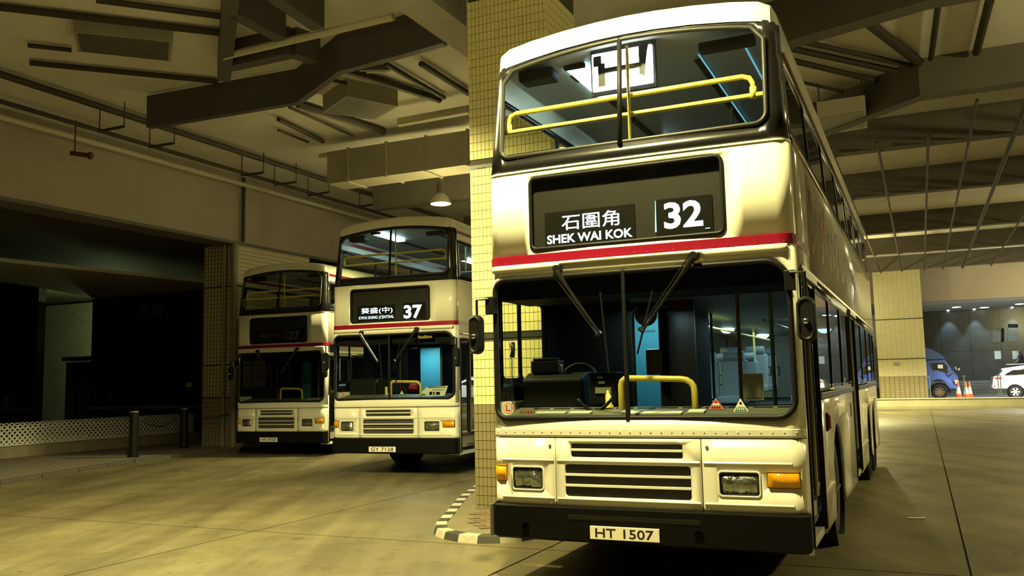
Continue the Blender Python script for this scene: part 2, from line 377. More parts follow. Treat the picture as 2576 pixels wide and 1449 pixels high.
        MB().lathe([(0, -0.05), (0.03, -0.05), (0.038, 0.02)], (xa, -0.01, za + 0.02), 12, 'y').build('spindle', black_paint, Wp)
    # ---- red band
    xs = sorted(FX + [-1.25, 1.25])
    def around(zl, nm, m, ylen):
        rows = []
        for (z, d) in zl:
            row = [(-1.25 - d, ylen, z), (-1.25 - d, 0.16, z)] + [(x * (1 + d / 1.25), fy(x, z) - d, z) for x in xs] + [(1.25 + d, 0.16, z), (1.25 + d, ylen, z)]
            rows.append(row)
        return MB().grid(rows).build(nm, m, R)
    yred = 0.98 if cfg.get('advert') else BL - 0.1
    rb = around(((2.633, -0.001), (2.631, 0.004), (2.560, 0.004), (2.558, -0.001)), 'red_band', red_paint, yred)
    if near:
        t = MB().grid([[(x, fy(x, z) - d, z) for x in xs] for (z, d) in ((2.585, 0.004), (2.584, 0.009), (2.562, 0.009), (2.561, 0.004))]); t.build('rivet_strip', red_paint, rb)
        q = MB()
        for k in range(24):
            x = -1.18 + 2.36 * k / 23; q.lathe([(0, -0.015), (0.005, -0.013), (0.007, -0.008)], (x, fy(x, 2.573), 2.573), 7, 'y')
        q.build('rivets', red_paint, rb)
    # ---- upper front with destination window
    dw = rr(-0.848, 0.760, 2.662, 3.278, 0.055, 5)
    pn('upper_front', paint, [(-1.25, 2.556), (1.25, 2.556), (1.25, 3.338), (-1.25, 3.338)], [dw], FR(), ub=FX, solid=0.025)
    D = empty('destination_display', (0, 0, 0)); D.parent = R
    MB().tube([(x, fy(x, z) - 0.003, z) for (x, z) in rr(-0.838, 0.750, 2.672, 3.268, 0.05, 5)], 0.016, 8, True).build('gasket', rubber, D, smooth=True)
    panel('display_glass', glass_dest, D, rr(-0.845, 0.757, 2.666, 3.275, 0.05, 5), [], FR(0.012), ub=FX)
    bx = MB(); bx.add([(-.86,.06,2.65),(.78,.06,2.65),(.78,.06,3.29),(-.86,.06,3.29),(-.86,.10,2.65),(.78,.10,2.65),(.78,.10,3.29),(-.86,.10,3.29)], [(0,1,2,3),(0,4,5,1),(2,6,7,3)]); bx.build('blind', mat('display_blind', (0.018, 0.018, 0.012), 0.6, var=0.2, scale=5), D)
    TX = lambda x, z: (x, 0.052, z)
    B('blind_slot', int_dark, D, -0.73, 0.045, 0.053, 0.058, 2.69, 2.975)
    B('blind_slot', int_dark, D, 0.215, 0.66, 0.053, 0.058, 2.69, 2.985)
    for (s, m, x0, x1, za, zb, bd) in cfg['dest']: text('lettering', s, m, D, TX, x0, x1, za, zb, bd)
    if cfg.get('slit'): MB().add([(.205,.051,2.73),(.217,.051,2.73),(.219,.051,2.98),(.214,.051,2.98)], [(0,1,2,3)]).build('light_slit', emis('cyan_slit', (.4,.9,1), 2.5), D); B('light_mark', lit_text2, D, .60, .635, .050, .052, 2.722, 2.727)
    # ---- upper deck front window
    ztop = lambda x: 4.255 + 0.115 * (1 - (x / 1.12)**2)
    xl, xr = -1.115, 1.105
    up = []
    for k in range(7): a = pi + 0.5*pi*k/6; up.append((xl + 0.07 + 0.07*cos(a), 3.475 + 0.07 + 0.07*sin(a)))
    for k in range(7): a = 1.5*pi + 0.5*pi*k/6; up.append((xr - 0.09 + 0.09*cos(a), 3.475 + 0.09 + 0.09*sin(a)))
    for k in range(25):
        x = xr - (xr - xl) * k / 24; e = min(xr - x, x - xl); drop = 0.0 if e > 0.09 else 0.09 - sqrt(max(0.0081 - (0.09 - e)**2, 0))
        up.append((x, ztop(x) - drop))
    out = [(-1.25, 3.338), (1.25, 3.338), (1.19, 4.30)] + [(1.19 - 2.38 * k / 16, 4.30 + 0.11 * (1 - (1 - 2 * k / 16)**2)) for k in range(1, 16)] + [(-1.19, 4.30)]
    pn('upper_front_frame', black_paint, out, [up], FR(), ub=FX, vb=(3.6, 3.8, 4.0, 4.2), solid=0.03)
    cen = Vector((0, 3.9))
    ins = [(p[0] - math.copysign(0.008, p[0]), p[1] + (0.008 if p[1] < 3.9 else -0.008)) for p in up]
    MB().tube([(x, fy(x, z) - 0.004, z) for (x, z) in ins], 0.019, 8, True).build('upper_gasket', mat('grey_gasket', (0.03, 0.029, 0.024), 0.4, spec=.3), R, smooth=True)
    hf = lambda lo, hi: [(min(max(p[0], lo), hi), p[1]) for p in up]
    panel('upper_window', glass_m, R, [(xl, 3.48), (-0.055, 3.48), (-0.055, ztop(-.055))] + [(x, ztop(x)) for x in (-.3, -.6, -.9)] + [(xl, ztop(xl))], [], FR(0.012), ub=FX)
    panel('upper_window', glass_m, R, [(-0.035, 3.48), (xr, 3.48), (xr, ztop(xr))] + [(x, ztop(x)) for x in (.9, .6, .3)] + [(-.035, ztop(-.035))], [], FR(0.012), ub=FX)
    MB().tube([(-0.045, fy(0, 3.46) - 0.004, 3.46), (-0.045, fy(0, 4.38) - 0.004, 4.38)], 0.021, 8).build('upper_divider', rubber, R, smooth=True)
    t = MB().grid([[(x, fy(x, z) - d, z) for x in xs] for (z, d) in ((3.352, -.001), (3.350, .010), (3.336, .010), (3.334, -.001))]); t.build('upper_ledge', paint, R)
    # ---- roof
    half = [(1.212, 4.08), (1.208, 4.20), (1.200, 4.29), (1.185, 4.39), (1.15, 4.455), (1.06, 4.495), (0.85, 4.53), (0.55, 4.56), (0.25, 4.577), (0, 4.582)]
    cs = [(-x, z) for (x, z) in half] + [(x, z) for (x, z) in half[::-1][1:]]
    rows = []
    for (yo, q_) in ((0.0, 0.0), (0.004, 0.48), (0.013, 0.74), (0.03, 0.90), (0.065, 0.98), (0.12, 1.0), (0.40, 1.0), (BL - 0.5, 1.0), (BL - 0.15, 0.9), (BL - 0.05, 0.5)):
        row = []
        for (x, z) in cs:
            zb = 4.285 + 0.115 * (1 - (x / 1.19)**2)
            zz = z if z <= 4.29 else zb + (z - zb) * q_
            y = fy(x, min(zz, 4.3)) if yo < 1 else 0.0
            row.append((x, (y - 0.004 + yo) if yo < 1 else yo, zz))
        rows.append(row)
    MB().grid(rows).build('roof', paint, R, smooth='auto')
    # ---- sides
    for sg in (1, -1):
        fl = sg < 0
        sp = lambda n, m, out, holes, off=0.0, **k: panel(n, m, R, out, holes, SD(sg, off), flip=fl, **k)
        AR = (2.62, 8.22, 9.62)
        if sg > 0:
            secs = [(0.14, 0.19), (1.12, 4.98), (5.95, BL)]; doors = [(0.19, 1.12), (4.98, 5.95)]
        else:
            secs = [(0.14, BL)]; doors = []
        for (y0, y1) in secs:
            sp('side_skirt', paint_side, arch_bottom(y0, y1, 0.30, 1.42, AR), [], solid=0.03)
        # window band
        if sg > 0: panes = [(1.18, 2.42), (2.46, 3.70), (3.74, 4.93), (6.02, 7.35), (7.39, 8.75), (8.79, 10.1), (10.14, 11.0)]
        else: panes = [(0.24, 0.60), (0.63, 1.16), (1.30, 2.42), (2.46, 3.70), (3.74, 4.93), (4.97, 6.2), (6.24, 7.35), (7.39, 8.75), (8.79, 10.1), (10.14, 11.0)]
        for (y0, y1) in secs:
            hs = [rr(a, b_, 1.62 if (sg < 0 and a < 1) else 1.475, 2.295, 0.04, 3) for (a, b_) in panes if a > y0 and b_ < y1]
            if y1 - y0 > 0.5: sp('window_band', black_paint, [(y0, 1.42), (y1, 1.42), (y1, 2.40), (y0, 2.40)], hs, solid=0.025)
            else: sp('door_post', paint_side, [(y0, 1.42), (y1, 1.42), (y1, 2.40), (y0, 2.40)], [], solid=0.025)
            if y1 - y0 > 0.5 and sg > 0:
                B('waist_rail', mat('waist_rubber', (0.035, 0.033, 0.028), 0.4), R, 1.248, 1.268, y0 + 0.02, y1 - 0.02, 1.385, 1.44, 0.005)
                B('skirt_trim', paint_side, R, 1.249, 1.260, y0 + 0.02, 1.99 if y0 < 2 else 7.6, 0.605, 0.63) if y0 > .5 else None
        gmat = glass_dark if sg > 0 else glass_m
        for (a, b_) in panes: sp('side_window', gmat, rr(a-.01, b_+.01, 1.61 if (sg < 0 and a < 1) else 1.465, 2.305, 0.03, 3), [], -0.012)
        for (d0, d1) in doors: sp('door_header', black_paint, [(d0, 2.30), (d1, 2.30), (d1, 2.40), (d0, 2.40)], [], solid=0.03)
        # between decks
        if cfg.get('advert'):
            sp('mid_panel', paint_side, [(0.14, 2.40), (0.98, 2.40), (0.98, 3.36), (0.14, 3.36)], [], vb=(3.3,), solid=0.025)
            A_ = sp('advert_panel', advert, [(0.98, 2.43), (BL, 2.43), (BL, 3.36), (0.98, 3.36)], [], 0.002, vb=(3.3,), solid=0.02)
            if sg > 0:
                rnd = random.Random(3); ink = [mat('dark_print', (0.05, 0.045, 0.05), 0.3), mat('red_print', (0.40, 0.03, 0.03), 0.3)]
                for k in range(16):      # too oblique to read: strokes of large print
                    y = 1.15 + 0.40 * k; zc = 3.0 - 0.05 * (k % 3); q = MB()
                    for j in range(8):
                        ya = y + rnd.random() * 0.2; za = zc - 0.20 + rnd.random() * 0.34
                        if rnd.random() < .5: q.add([(1.256, ya, za), (1.256, ya + .10, za), (1.256, ya + .10, za + .025), (1.256, ya, za + .025)], [(0,1,2,3)])
                        else: q.add([(1.256, ya, za), (1.256, ya + .025, za), (1.256, ya + .025, za + .11), (1.256, ya, za + .11)], [(0,1,2,3)])
                    q.build('print', ink[1 if k in (2, 3) else 0], A_)
                    if k % 2 == 0 and k < 12:
                        q = MB()
                        for j in range(4):
                            ya = y + rnd.random() * 0.25; za = 2.62 + rnd.random() * 0.12; q.add([(1.256, ya, za), (1.256, ya + .05, za), (1.256, ya + .05, za + .09), (1.256, ya, za + .09)], [(0,1,2,3)])
                        q.build('print', ink[1], A_)
        else:
            sp('mid_panel', paint_side, [(0.14, 2.40), (BL, 2.40), (BL, 3.36), (0.14, 3.36)], [], vb=(3.3,), solid=0.025)
        xq = sg * 1.25
        B('cantrail', alu, R, min(xq, xq + sg*.014), max(xq, xq + sg*.014), 0.3, BL, 2.40, 2.425)
        ups = [(0.30, 1.55), (1.60, 3.10), (3.15, 4.65), (4.70, 6.20), (6.25, 7.75), (7.80, 9.30), (9.35, 10.9)]
        sp('upper_window_band', black_paint, [(0.14, 3.36), (BL, 3.36), (BL, 4.08), (0.22, 4.08)], [rr(a, b_, 3.47, 4.02, 0.05, 3) for (a, b_) in ups], vb=(3.6, 3.8), solid=0.025)
        for (a, b_) in ups: sp('upper_side_window', glass_dark if near and sg > 0 else glass_m, rr(a-.01, b_+.01, 3.46, 4.03, 0.04, 3), [], -0.012)
        q = MB().hexa([(sg*1.225, .2, 3.345), (sg*1.262, .2, 3.345), (sg*1.262, BL, 3.345), (sg*1.225, BL, 3.345)], [(sg*1.225, .2, 3.365), (sg*1.258, .2, 3.365), (sg*1.258, BL, 3.365), (sg*1.225, BL, 3.365)]); q.build('drip_rail', mat('bronze_trim', (0.40, 0.30, 0.18), 0.35, 0.5), R)
        q = MB().hexa([(sg*1.19, .3, 4.07), (sg*1.226, .3, 4.07), (sg*1.226, BL, 4.07), (sg*1.19, BL, 4.07)], [(sg*1.19, .3, 4.095), (sg*1.222, .3, 4.095), (sg*1.222, BL, 4.095), (sg*1.19, BL, 4.095)]); q.build('gutter', mat('copper_trim', (0.42, 0.28, 0.18), 0.35, 0.5), R)
        if not cfg.get('advert'):
            MB().hexa([(sg*1.18, .25, 4.20), (sg*1.214, .25, 4.20), (sg*1.214, BL-.2, 4.20), (sg*1.18, BL-.2, 4.20)], [(sg*1.18, .25, 4.26), (sg*1.206, .25, 4.26), (sg*1.206, BL-.2, 4.26), (sg*1.18, BL-.2, 4.26)]).build('roof_stripe', red_paint, R)
        # doors
        for (d0, d1) in doors:
            mid = (d0 + d1) / 2
            for (a, b_) in ((d0 + .01, mid - .006), (mid + .006, d1 - .01)):
                L = sp('door_leaf', dark_plastic, [(a, 0.62), (b_, 0.62), (b_, 2.30), (a, 2.30)], [rr(a + .045, b_ - .045, 0.70, 2.24, .03, 3)], -0.03, solid=0.03)
                panel('pane', glass_dark, L, rr(a + .04, b_ - .04, 0.69, 2.25, .03, 3), [], SD(sg, -0.045))
            MB().tube([(1.235, mid, 0.66), (1.235, mid, 2.28)], 0.018, 8).build('door_pole', mat('brass_pole', (0.42, 0.36, 0.24), 0.3, 0.7), R)
            for dd in (d0 + .004, d1 - .004): MB().box(1.222, 1.262, dd - .012, dd + .012, 0.34, 2.36).build('door_rubber', rubber, R)
            S_ = B('door_step', paint_side, R, 1.00, 1.235, d0 + .02, d1 - .02, 0.30, 0.36, 0.005)
            B('riser', mat('beige_step', (0.30, 0.26, 0.17), 0.5), S_, 1.14, 1.19, d0 + .02, d1 - .02, 0.42, 0.625)
            B('header_rail', steel, R, 1.245, 1.285, d0 - .02, d1 + .02, 2.325, 2.385, 0.006)
            if not near:
                MB().tube([(1.18, d0 + .12, 1.62), (1.18, d1 - .12, 1.12)], 0.02, 8).build('door_handrail', yellow_rail, R)
                MB().tube([(1.18, d0 + .12, 1.28), (1.18, d1 - .2, 1.00)], 0.016, 8).build('door_handrail', yellow_rail, R)
        if sg > 0:
            L = empty('side_repeater', (0, 0, 0)); L.parent = R
            B('base', rubber, L, 1.25, 1.268, 1.52, 1.66, 1.10, 1.26, .008); B('lens', mat('side_lens', (0.45, 0.10, 0.02), 0.15), L, 1.268, 1.292, 1.54, 1.64, 1.12, 1.24, .008)
            B('fuel_flap', dark_plastic, R, 1.249, 1.258, 4.50, 4.54, 1.10, 1.26, .004)
        # wheels
        for i, yw in enumerate(AR):
            Wh = empty('wheel', (0, 0, -dz)); Wh.parent = R
            xo = sg * 1.19; xi = sg * 0.90
            prof = [(0.30, 0.0), (0.31, -0.005), (0.44, -0.01), (0.485, 0.02), (0.50, 0.06), (0.50, 0.23), (0.485, 0.27), (0.44, 0.29), (0.30, 0.29)]
            MB().lathe([(r_, -sg * h_) for (r_, h_) in prof], (xo, yw, 0.50), 32, 'x').build('tyre', tyre_m, Wh, smooth='auto')
            hp = [(0.0, 0.02), (0.06, 0.02), (0.07, -0.005), (0.10, -0.005), (0.105, 0.03), (0.17, 0.05), (0.24, 0.06), (0.255, 0.015), (0.295, 0.005), (0.305, 0.02), (0.30, 0.06)] if i == 0 else [(0.0, -0.01), (0.10, -0.01), (0.12, 0.06), (0.20, 0.11), (0.25, 0.11), (0.265, 0.02), (0.305, 0.01), (0.30, 0.06)]
            MB().lathe([(r_, -sg * h_) for (r_, h_) in hp], (xo, yw, 0.50), 28, 'x').build('hub', hub_m, Wh, smooth='auto')
            q = MB()
            for k in range(10): a = 2*pi*k/10; q.lathe([(0, sg*.012), (.014, sg*.012), (.014, -sg*.04)], (xo - sg*.03, yw + .14*cos(a), .5 + .14*sin(a)), 6, 'x')
            q.build('wheel_nuts', steel, Wh)
            MB().lathe([(0.61, -sg*0.01), (0.61, -sg*0.35)], (sg*1.24, yw, 0.52), 32, 'x').build('wheel_arch_liner', under_m, R)
    # ---- rear, underside, bumper
    panel('rear_panel', paint_side, R, [(-1.25, .30), (1.25, .30), (1.25, 3.3), (1.2, 4.1), (1.1, 4.4), (-1.1, 4.4), (-1.2, 4.1), (-1.25, 3.3)], [], lambda x, z: (x, BL - 0.01, z), solid=0.03, flip=True)
    B('chassis', under_m, R, -0.85, 0.85, 0.25, BL - 0.1, 0.34, 0.44)
    q = MB()
    bz0, bz1 = 0.326, 0.600
    ol = [(-1.252, 0.30), (-1.252, 0.05), (-1.205, -0.012), (-0.6, -0.030), (0, -0.034), (0.6, -0.030), (1.215, -0.012), (1.252, 0.05), (1.252, 0.14)]
    q.grid([[(x * .995, y + .03, bz1 + .003) for (x, y) in ol], [(x, y, bz1 - .012) for (x, y) in ol], [(x, y, bz0 + .02) for (x, y) in ol], [(x * .99, y + .04, bz0) for (x, y) in ol]]); bp = q.build('front_bumper', bumper_m, R)
    if near:
        q = MB(); rnd = random.Random(5)
        for k in range(60):
            x = -0.55 + 1.02 * k / 59; q.add([(x - .012, -.0375, .505), (x - .008, -.0375, .505), (x + .014, -.0375, .545), (x + .010, -.0375, .545)], [(0,1,2,3)]); q.add([(x + .010, -.0372, .505), (x + .014, -.0372, .505), (x - .008, -.0372, .545), (x - .012, -.0372, .545)], [(0,1,2,3)])
        stuff(q.build('bumper_mesh', mat('bumper_wire', (0.06, 0.055, 0.045), 0.3, 0.5), bp))
        B('bumper_end', mat('bumper_end_grey', (0.20, 0.18, 0.12), 0.5), bp, -1.262, -1.253, -0.005, 0.29, 0.335, 0.59)
        for x in (-0.93, 0.47): MB().lathe([(0, 0), (.03, 0), (.034, -.004)], (x, -0.036, 0.43), 12, 'y').build('tow_hole', mat('hole_black', (.002, .002, .002), .9, spec=0), bp)
    px0, px1, pz0, pz1 = cfg['plate_rect']
    Pl = B('number_plate', plate_m, R, px0, px1, -0.052, -0.038, pz0, pz1, 0.003)
    w_ = px1 - px0; h_ = pz1 - pz0
    text('registration', cfg['plate'], plate_txt, Pl, lambda x, z: (x, -0.0535, z), px0 + .08*w_, px1 - .08*w_, pz0 + .16*h_, pz1 - .14*h_, 0.012)['kind'] = 'stuff'
    # ---- mirrors
    for (sx, yy, zt, zb_) in ((-1.30, -0.10, 2.28, 1.82), (1.32, -0.10, 2.33, 1.82)):
        Mi = empty('mirror', (0, 0, 0)); Mi.parent = R; sg = 1 if sx > 0 else -1
        MB().tube([(sg*1.18, .03, zt - .02), (sg*1.22, -.06, zt), (sx, -.10, zt - .01), (sx, -.10, 1.97)], 0.012, 8).build('arm', black_paint, Mi)
        B('bracket', black_paint, Mi, min(sg*1.17, sg*1.25), max(sg*1.17, sg*1.25), -0.05, 0.03, zt - .13, zt + .02, .01)
        hx = 0.058 if sg < 0 else 0.066
        outm = rr(sx - hx, sx + hx, zb_, zb_ + .325, hx * .98, 8); ctr = Vector((sx, 0, zb_ + .1625))
        rows = []
        for (y, k) in ((-0.155, .55), (-0.165, .72), (-0.150, .90), (-0.125, 1.0), (-0.085, 1.0), (-0.080, .9)):
            rows.append([(ctr.x + (p[0] - ctr.x) * k, y, ctr.z + (p[1] - ctr.z) * (k if k > .95 else (1 - (1 - k) * .45))) for p in outm + outm[:1]])
        q = MB().grid(rows); n = len(outm); q.f.append(tuple(range(n))); q.f.append(tuple(5 * (n + 1) + i for i in range(n))[::-1]); q.build('housing', rubber, Mi, smooth='auto')
        MB().lathe([(0, -.022), (.018, -.022), (.022, -.012), (.022, .01)], (sx, -0.158, zb_ + .145), 14, 'y').build('hub', chrome, Mi, smooth=True)
    # ---- interior shared by all three
    B('lower_floor', int_floor, R, -1.2, 1.2, 0.6, BL - .1, 0.44, 0.47)
    B('lower_ceiling', int_grey, R, -1.2, 1.2, 0.75, BL - .1, 2.36, 2.40)
    B('upper_floor', int_dark, R, -1.2, 1.2, 0.12, BL - .1, 2.50, 2.55)
    B('front_header', int_dark, R, -1.19, 1.19, 0.12, 0.75, 2.27, 2.50)
    q = MB().grid([[(x, y, 4.31 + .11 * (1 - (x/1.17)**2)) for x in (-1.17, -1.0, -.7, -.35, 0, .35, .7, 1.0, 1.17)] for y in (0.20, 3, 6, 9, BL - .1)]); q.build('upper_ceiling', int_grey, R, smooth=True)
    for x in (-.62, .42): B('ceiling_channel', int_dark, R, x - .03, x + .03, 0.9, BL - .3, 4.365, 4.385)
    B('rear_bulkhead', int_grey, R, -1.15, 1.15, BL - .2, BL - .15, 0.5, 4.2)
    ds = MB(); ds.grid([[(-1.17, .10, 1.285), (1.17, .10, 1.285)], [(-1.17, .12, 1.30), (1.17, .12, 1.30)], [(-1.17, .46, 1.36), (1.17, .46, 1.36)], [(-1.17, .48, 1.34), (1.17, .48, 1.34)], [(-1.17, .50, .6), (1.17, .50, .6)]]); dsh = ds.build('dashboard', dash_m, R)
    for k in range(12):
        x = -1.02 + .185 * k
        if near: MB().add([(x, .385, 1.3505), (x + .15, .385, 1.3505), (x + .15, .415, 1.3555), (x, .415, 1.3555)], [(0,1,2,3)]).build('demister_slot', int_dark, dsh)
    B('driver_bulkhead', int_dark, R, -1.2, -0.46, 1.47, 1.50, 0.47, 2.36); B('cab_side_panel', int_dark, R, -1.235, -1.20, 1.17, 1.47, 0.47, 2.36)
    B('stair_panel', brown_panel, R, -0.22, 0.04, 1.95, 2.0, 0.47, 2.36)
    B('cab_door', blue_panel, R, -0.50 + cfg.get('bp', 0), -0.23 + cfg.get('bp', 0) * 1.6, 1.62, 1.66, 1.0, 2.24)
    B('stair_wall', int_dark, R, -1.2, -0.24, 2.05, 3.9, 0.47, 2.36)
    # instruments
    I = empty('instrument_binnacle', (0, 0, 0)); I.parent = R
    q = MB(); q.prism([(-1.17, .50, 1.30), (-1.17, .50, 1.60), (-1.17, .62, 1.66), (-1.17, .85, 1.66), (-1.17, .85, 1.30)], (0.57, 0, 0)); q.build('cowl', mat('cowl_black', (.010, .011, .009), .5, spec=.3), I, bevel=.02)
    B('fare_box', int_dark, R, -0.53, -0.29, .45, .68, 1.38, 1.65, .012)
    MB().tube([(-.82 + .19 * cos(a), .98 + .06 * sin(a), 1.55 + .19 * sin(a)) for a in [2*pi*k/24 for k in range(24)]], .014, 6, True).build('steering_wheel', rubber, R, smooth=True)
    q = MB(); q.tube([(-.82, 1.05, 1.45), (-.82, .9, 1.2)], .03, 8); q.build('steering_column', rubber, R)
    Sd = empty('driver_seat', (0, 0, 0)); Sd.parent = R
    B('cushion', int_dark, Sd, -1.05, -.6, 1.05, 1.40, .80, .95, .03); B('backrest', int_dark, Sd, -1.04, -.61, 1.36, 1.46, .9, 1.62, .03)
    # yellow rails
    ry = .37
    MB().tube([(-.22, ry, 1.0), (-.22, ry, 1.54), (-.21, ry, 1.572), (-.185, ry, 1.59), (-.15, ry, 1.595), (.28, ry, 1.58), (.325, ry, 1.572), (.36, ry, 1.55), (.38, ry, 1.52), (.387, ry, 1.48), (.387, ry, 1.0)], .026, 10).build('yellow_handrail', yellow_rail, R, smooth=True)
    MB().tube([(-.36, ry + .1, 1.0), (-.36, ry + .1, 1.5)], .035, 10).build('yellow_post', yellow_rail, R, smooth=True)
    MB().tube([(-.20, .70, 1.36), (-.20, .70, 2.15), (-.17, .72, 2.20), (.05, .9, 2.21)], .014, 8).build('cab_rail', mat('brown_pole', (.12, .07, .02), .4), R, smooth=True)
    for (x, y, m) in ((.72, .55, mat('brown_pole', (.12, .07, .02), .4)), (.92, .95, olive_rail), (-.25, 4.1, mat('green_pole', (.03, .16, .08), .4)), (-.52, 4.2, mat('green_pole', (.03, .16, .08), .4)), (.5, 6.3, mat('green_pole', (.03, .16, .08), .4)), (-.4, 8.0, yellow_rail)):
        MB().tube([(x, y, .47), (x, y, 2.36)], .017, 8).build('grab_pole', m, R)
    MB().tube([(-.52, 4.15, 1.33), (-.25, 4.1, 1.33)], .017, 8).build('grab_bar', mat('green_pole', (.03, .16, .08), .4), R)
    for x in (-.35, .45): MB().tube([(x, 3.6, 2.22), (x, 10.5, 2.22)], .015, 8).build('ceiling_rail', yellow_rail, R)
    # seats
    sb = MB().box(-.2, .2, -.22, .2, .38, .50).box(-.2, .2, .14, .24, .45, 1.02); sbm = sb.build('seat', seat_m, R, bevel=.03).data
    base_o = COL.objects[-1]
    hb = MB().tube([(-.15, .18, 1.08), (.15, .18, 1.08)], .075, 10); hd = hb.build('headrest', seat_head, base_o, smooth='auto')
    gh = MB().tube([(.20, .2, .80), (.23, .28, .80), (.23, .28, .66), (.20, .2, .66)], .014, 6).build('grab_handle', dark_plastic, base_o)
    spots = [(x, y, .82 if y < 8 else .95) for y in (6.7, 7.6, 8.6, 9.6) for x in (-.95, -.52, .52, .95)] + [(x, y, 2.52) for y in (1.25, 2.1, 3.0, 4.0) for x in (-.92, -.48, .48, .92)]
    for i, (x, y, z) in enumerate(spots):
        s_ = base_o if i == 0 else dup(base_o, R)
        s_.location = (x, y, z)
    B('seat_plinth', int_dark, R, -1.2, 1.2, 6.45, BL - .3, .47, 1.19)
    # upper deck rails
    MB().tube([(-1.20, .20, 3.755), (-1.18, .25, 3.768), (1.06, .25, 3.772), (1.10, .22, 3.77)], .021, 10).build('upper_rail', yellow_rail, R, smooth=True)
    MB().tube([(-1.13, .25, 3.768), (-1.13, .25, 3.86), (-1.11, .25, 3.91), (-1.06, .25, 3.93), (.90, .25, 3.935), (.955, .25, 3.915), (.98, .25, 3.87), (.98, .25, 3.77)], .021, 10).build('upper_rail', yellow_rail, R, smooth=True)
    for x in (-1.13, .98): MB().tube([(x, .25, 3.75), (x, .25, 3.84)], .028, 10).build('rail_clamp', yellow_rail, R, smooth=True)
    MB().tube([(-.02, .22, 3.5), (-.02, .22, 4.35)], .014, 8).build('upper_pole', yellow_rail, R)
    for (x, y) in ((.42, 2.4), (-.05, 4.2), (.35, 5.6)): MB().tube([(x, y, 2.55), (x, y, 4.38)], .017, 8).build('upper_pole', olive_rail, R)
    B('sun_blind', int_dark, R, .55, 1.0, .30, .42, 4.22, 4.30, .02); B('sun_blind', int_dark, R, -1.05, -.72, .28, .48, 4.22, 4.33, .03)
    MB().lathe([(0, -.03), (.06, -.028), (.085, -.012), (.09, .0)], (-.92, .60, 4.33), 20, 'z').build('speaker_grille', mat('pale_speaker', (.55, .53, .42), .4), R, smooth=True)
    # lamps inside
    def lum(loc, size, w, col, sy=None, nm='interior_lamp_light'):
        l = bpy.data.lights.new(nm, 'AREA'); l.shape = 'RECTANGLE'; l.size = size; l.size_y = sy or size; l.energy = w; l.color = col
        ob = bpy.data.objects.new(nm, l); COL.objects.link(ob); ob.parent = R; ob.location = loc
        return ob
    for (x, y, z, lit) in cfg['tubes']:
        m = lit_blue if lit else mat('unlit_tube', (.35, .36, .34), .4)
        F_ = B('tube_light', m, R, x - .09, x + .09, y, y + 1.0, z - .03, z, .01)
        B('end_cap', int_dark, F_, x - .095, x + .095, y - .05, y, z - .035, z + .004); B('slot', int_dark, F_, x - .13, x - .10, y + .2, y + .4, z - .012, z)
    for (x, y, lit) in cfg['domes']:
        MB().lathe([(0, -.07), (.06, -.06), (.10, -.03), (.115, 0)], (x, y, 2.355), 16, 'z').build('dome_light', lit_blue if lit else mat('unlit_tube', (.35, .36, .34), .4), R, smooth=True)
    for (loc, sz, sy, w) in cfg['glow']: lum(loc, sz, w, (.55, .92, 1.0), sy)
    return R

# ------------------------------------------------------------------ floor of concrete bays
def concrete_mat():
    m = bpy.data.materials.new('concrete_floor'); m.use_nodes = True; nt = m.node_tree; b = nt.nodes['Principled BSDF']
    tc = nt.nodes.new('ShaderNodeTexCoord'); g = nt.nodes.new('ShaderNodeNewGeometry')
    def noise(sc, det, mp=None, rough=.6):
        n = nt.nodes.new('ShaderNodeTexNoise'); n.inputs['Scale'].default_value = sc; n.inputs['Detail'].default_value = det; n.inputs['Roughness'].default_value = rough
        if mp:
            k = nt.nodes.new('ShaderNodeMapping'); k.inputs['Rotation'].default_value = (0, 0, mp[0]); k.inputs['Scale'].default_value = mp[1]; nt.links.new(g.outputs['Position'], k.inputs[0]); nt.links.new(k.outputs[0], n.inputs['Vector'])
        else: nt.links.new(g.outputs['Position'], n.inputs['Vector'])
        return n
    def ramp(n, p0, c0, p1, c1):
        r = nt.nodes.new('ShaderNodeValToRGB'); r.color_ramp.elements[0].position = p0; r.color_ramp.elements[0].color = (*c0, 1); r.color_ramp.elements[1].position = p1; r.color_ramp.elements[1].color = (*c1, 1); nt.links.new(n.outputs['Fac'], r.inputs['Fac']); return r
    def mul(a, c, f=1.0):
        x = nt.nodes.new('ShaderNodeMix'); x.data_type = 'RGBA'; x.blend_type = 'MULTIPLY'; x.inputs[0].default_value = f; nt.links.new(a.outputs[2 if a.bl_idname == 'ShaderNodeMix' else 0], x.inputs[6]); nt.links.new(c.outputs[0], x.inputs[7]); return x
    base = ramp(noise(.8, 8), .3, (.104, .088, .044), .7, (.172, .147, .076))
    streak = ramp(noise(.5, 4, (YAW, (3.2, .22, 1))), .36, (.62, .60, .56), .58, (1, 1, 1))      # tyre-worn lanes along the bays
    fine = ramp(noise(18, 5), .3, (.80, .80, .78), .62, (1, 1, 1))
    spot = ramp(noise(5, 3), .27, (.45, .43, .38), .36, (1, 1, 1))
    r = mul(mul(mul(base, streak), fine), spot)
    nt.links.new(r.outputs[2], b.inputs['Base Color'])
    rr_ = ramp(noise(1.5, 5), .3, (.38, .38, .38), .7, (.62, .62, .62)); nt.links.new(rr_.outputs[0], b.inputs['Roughness'])
    bp = nt.nodes.new('ShaderNodeBump'); bp.inputs['Strength'].default_value = .25; bp.inputs['Distance'].default_value = .01; n = noise(30, 4); nt.links.new(n.outputs['Fac'], bp.inputs['Height']); nt.links.new(bp.outputs[0], b.inputs['Normal'])
    return m
conc = concrete_mat()
joint_m = mat('joint_filler', (.03, .028, .022), .9)
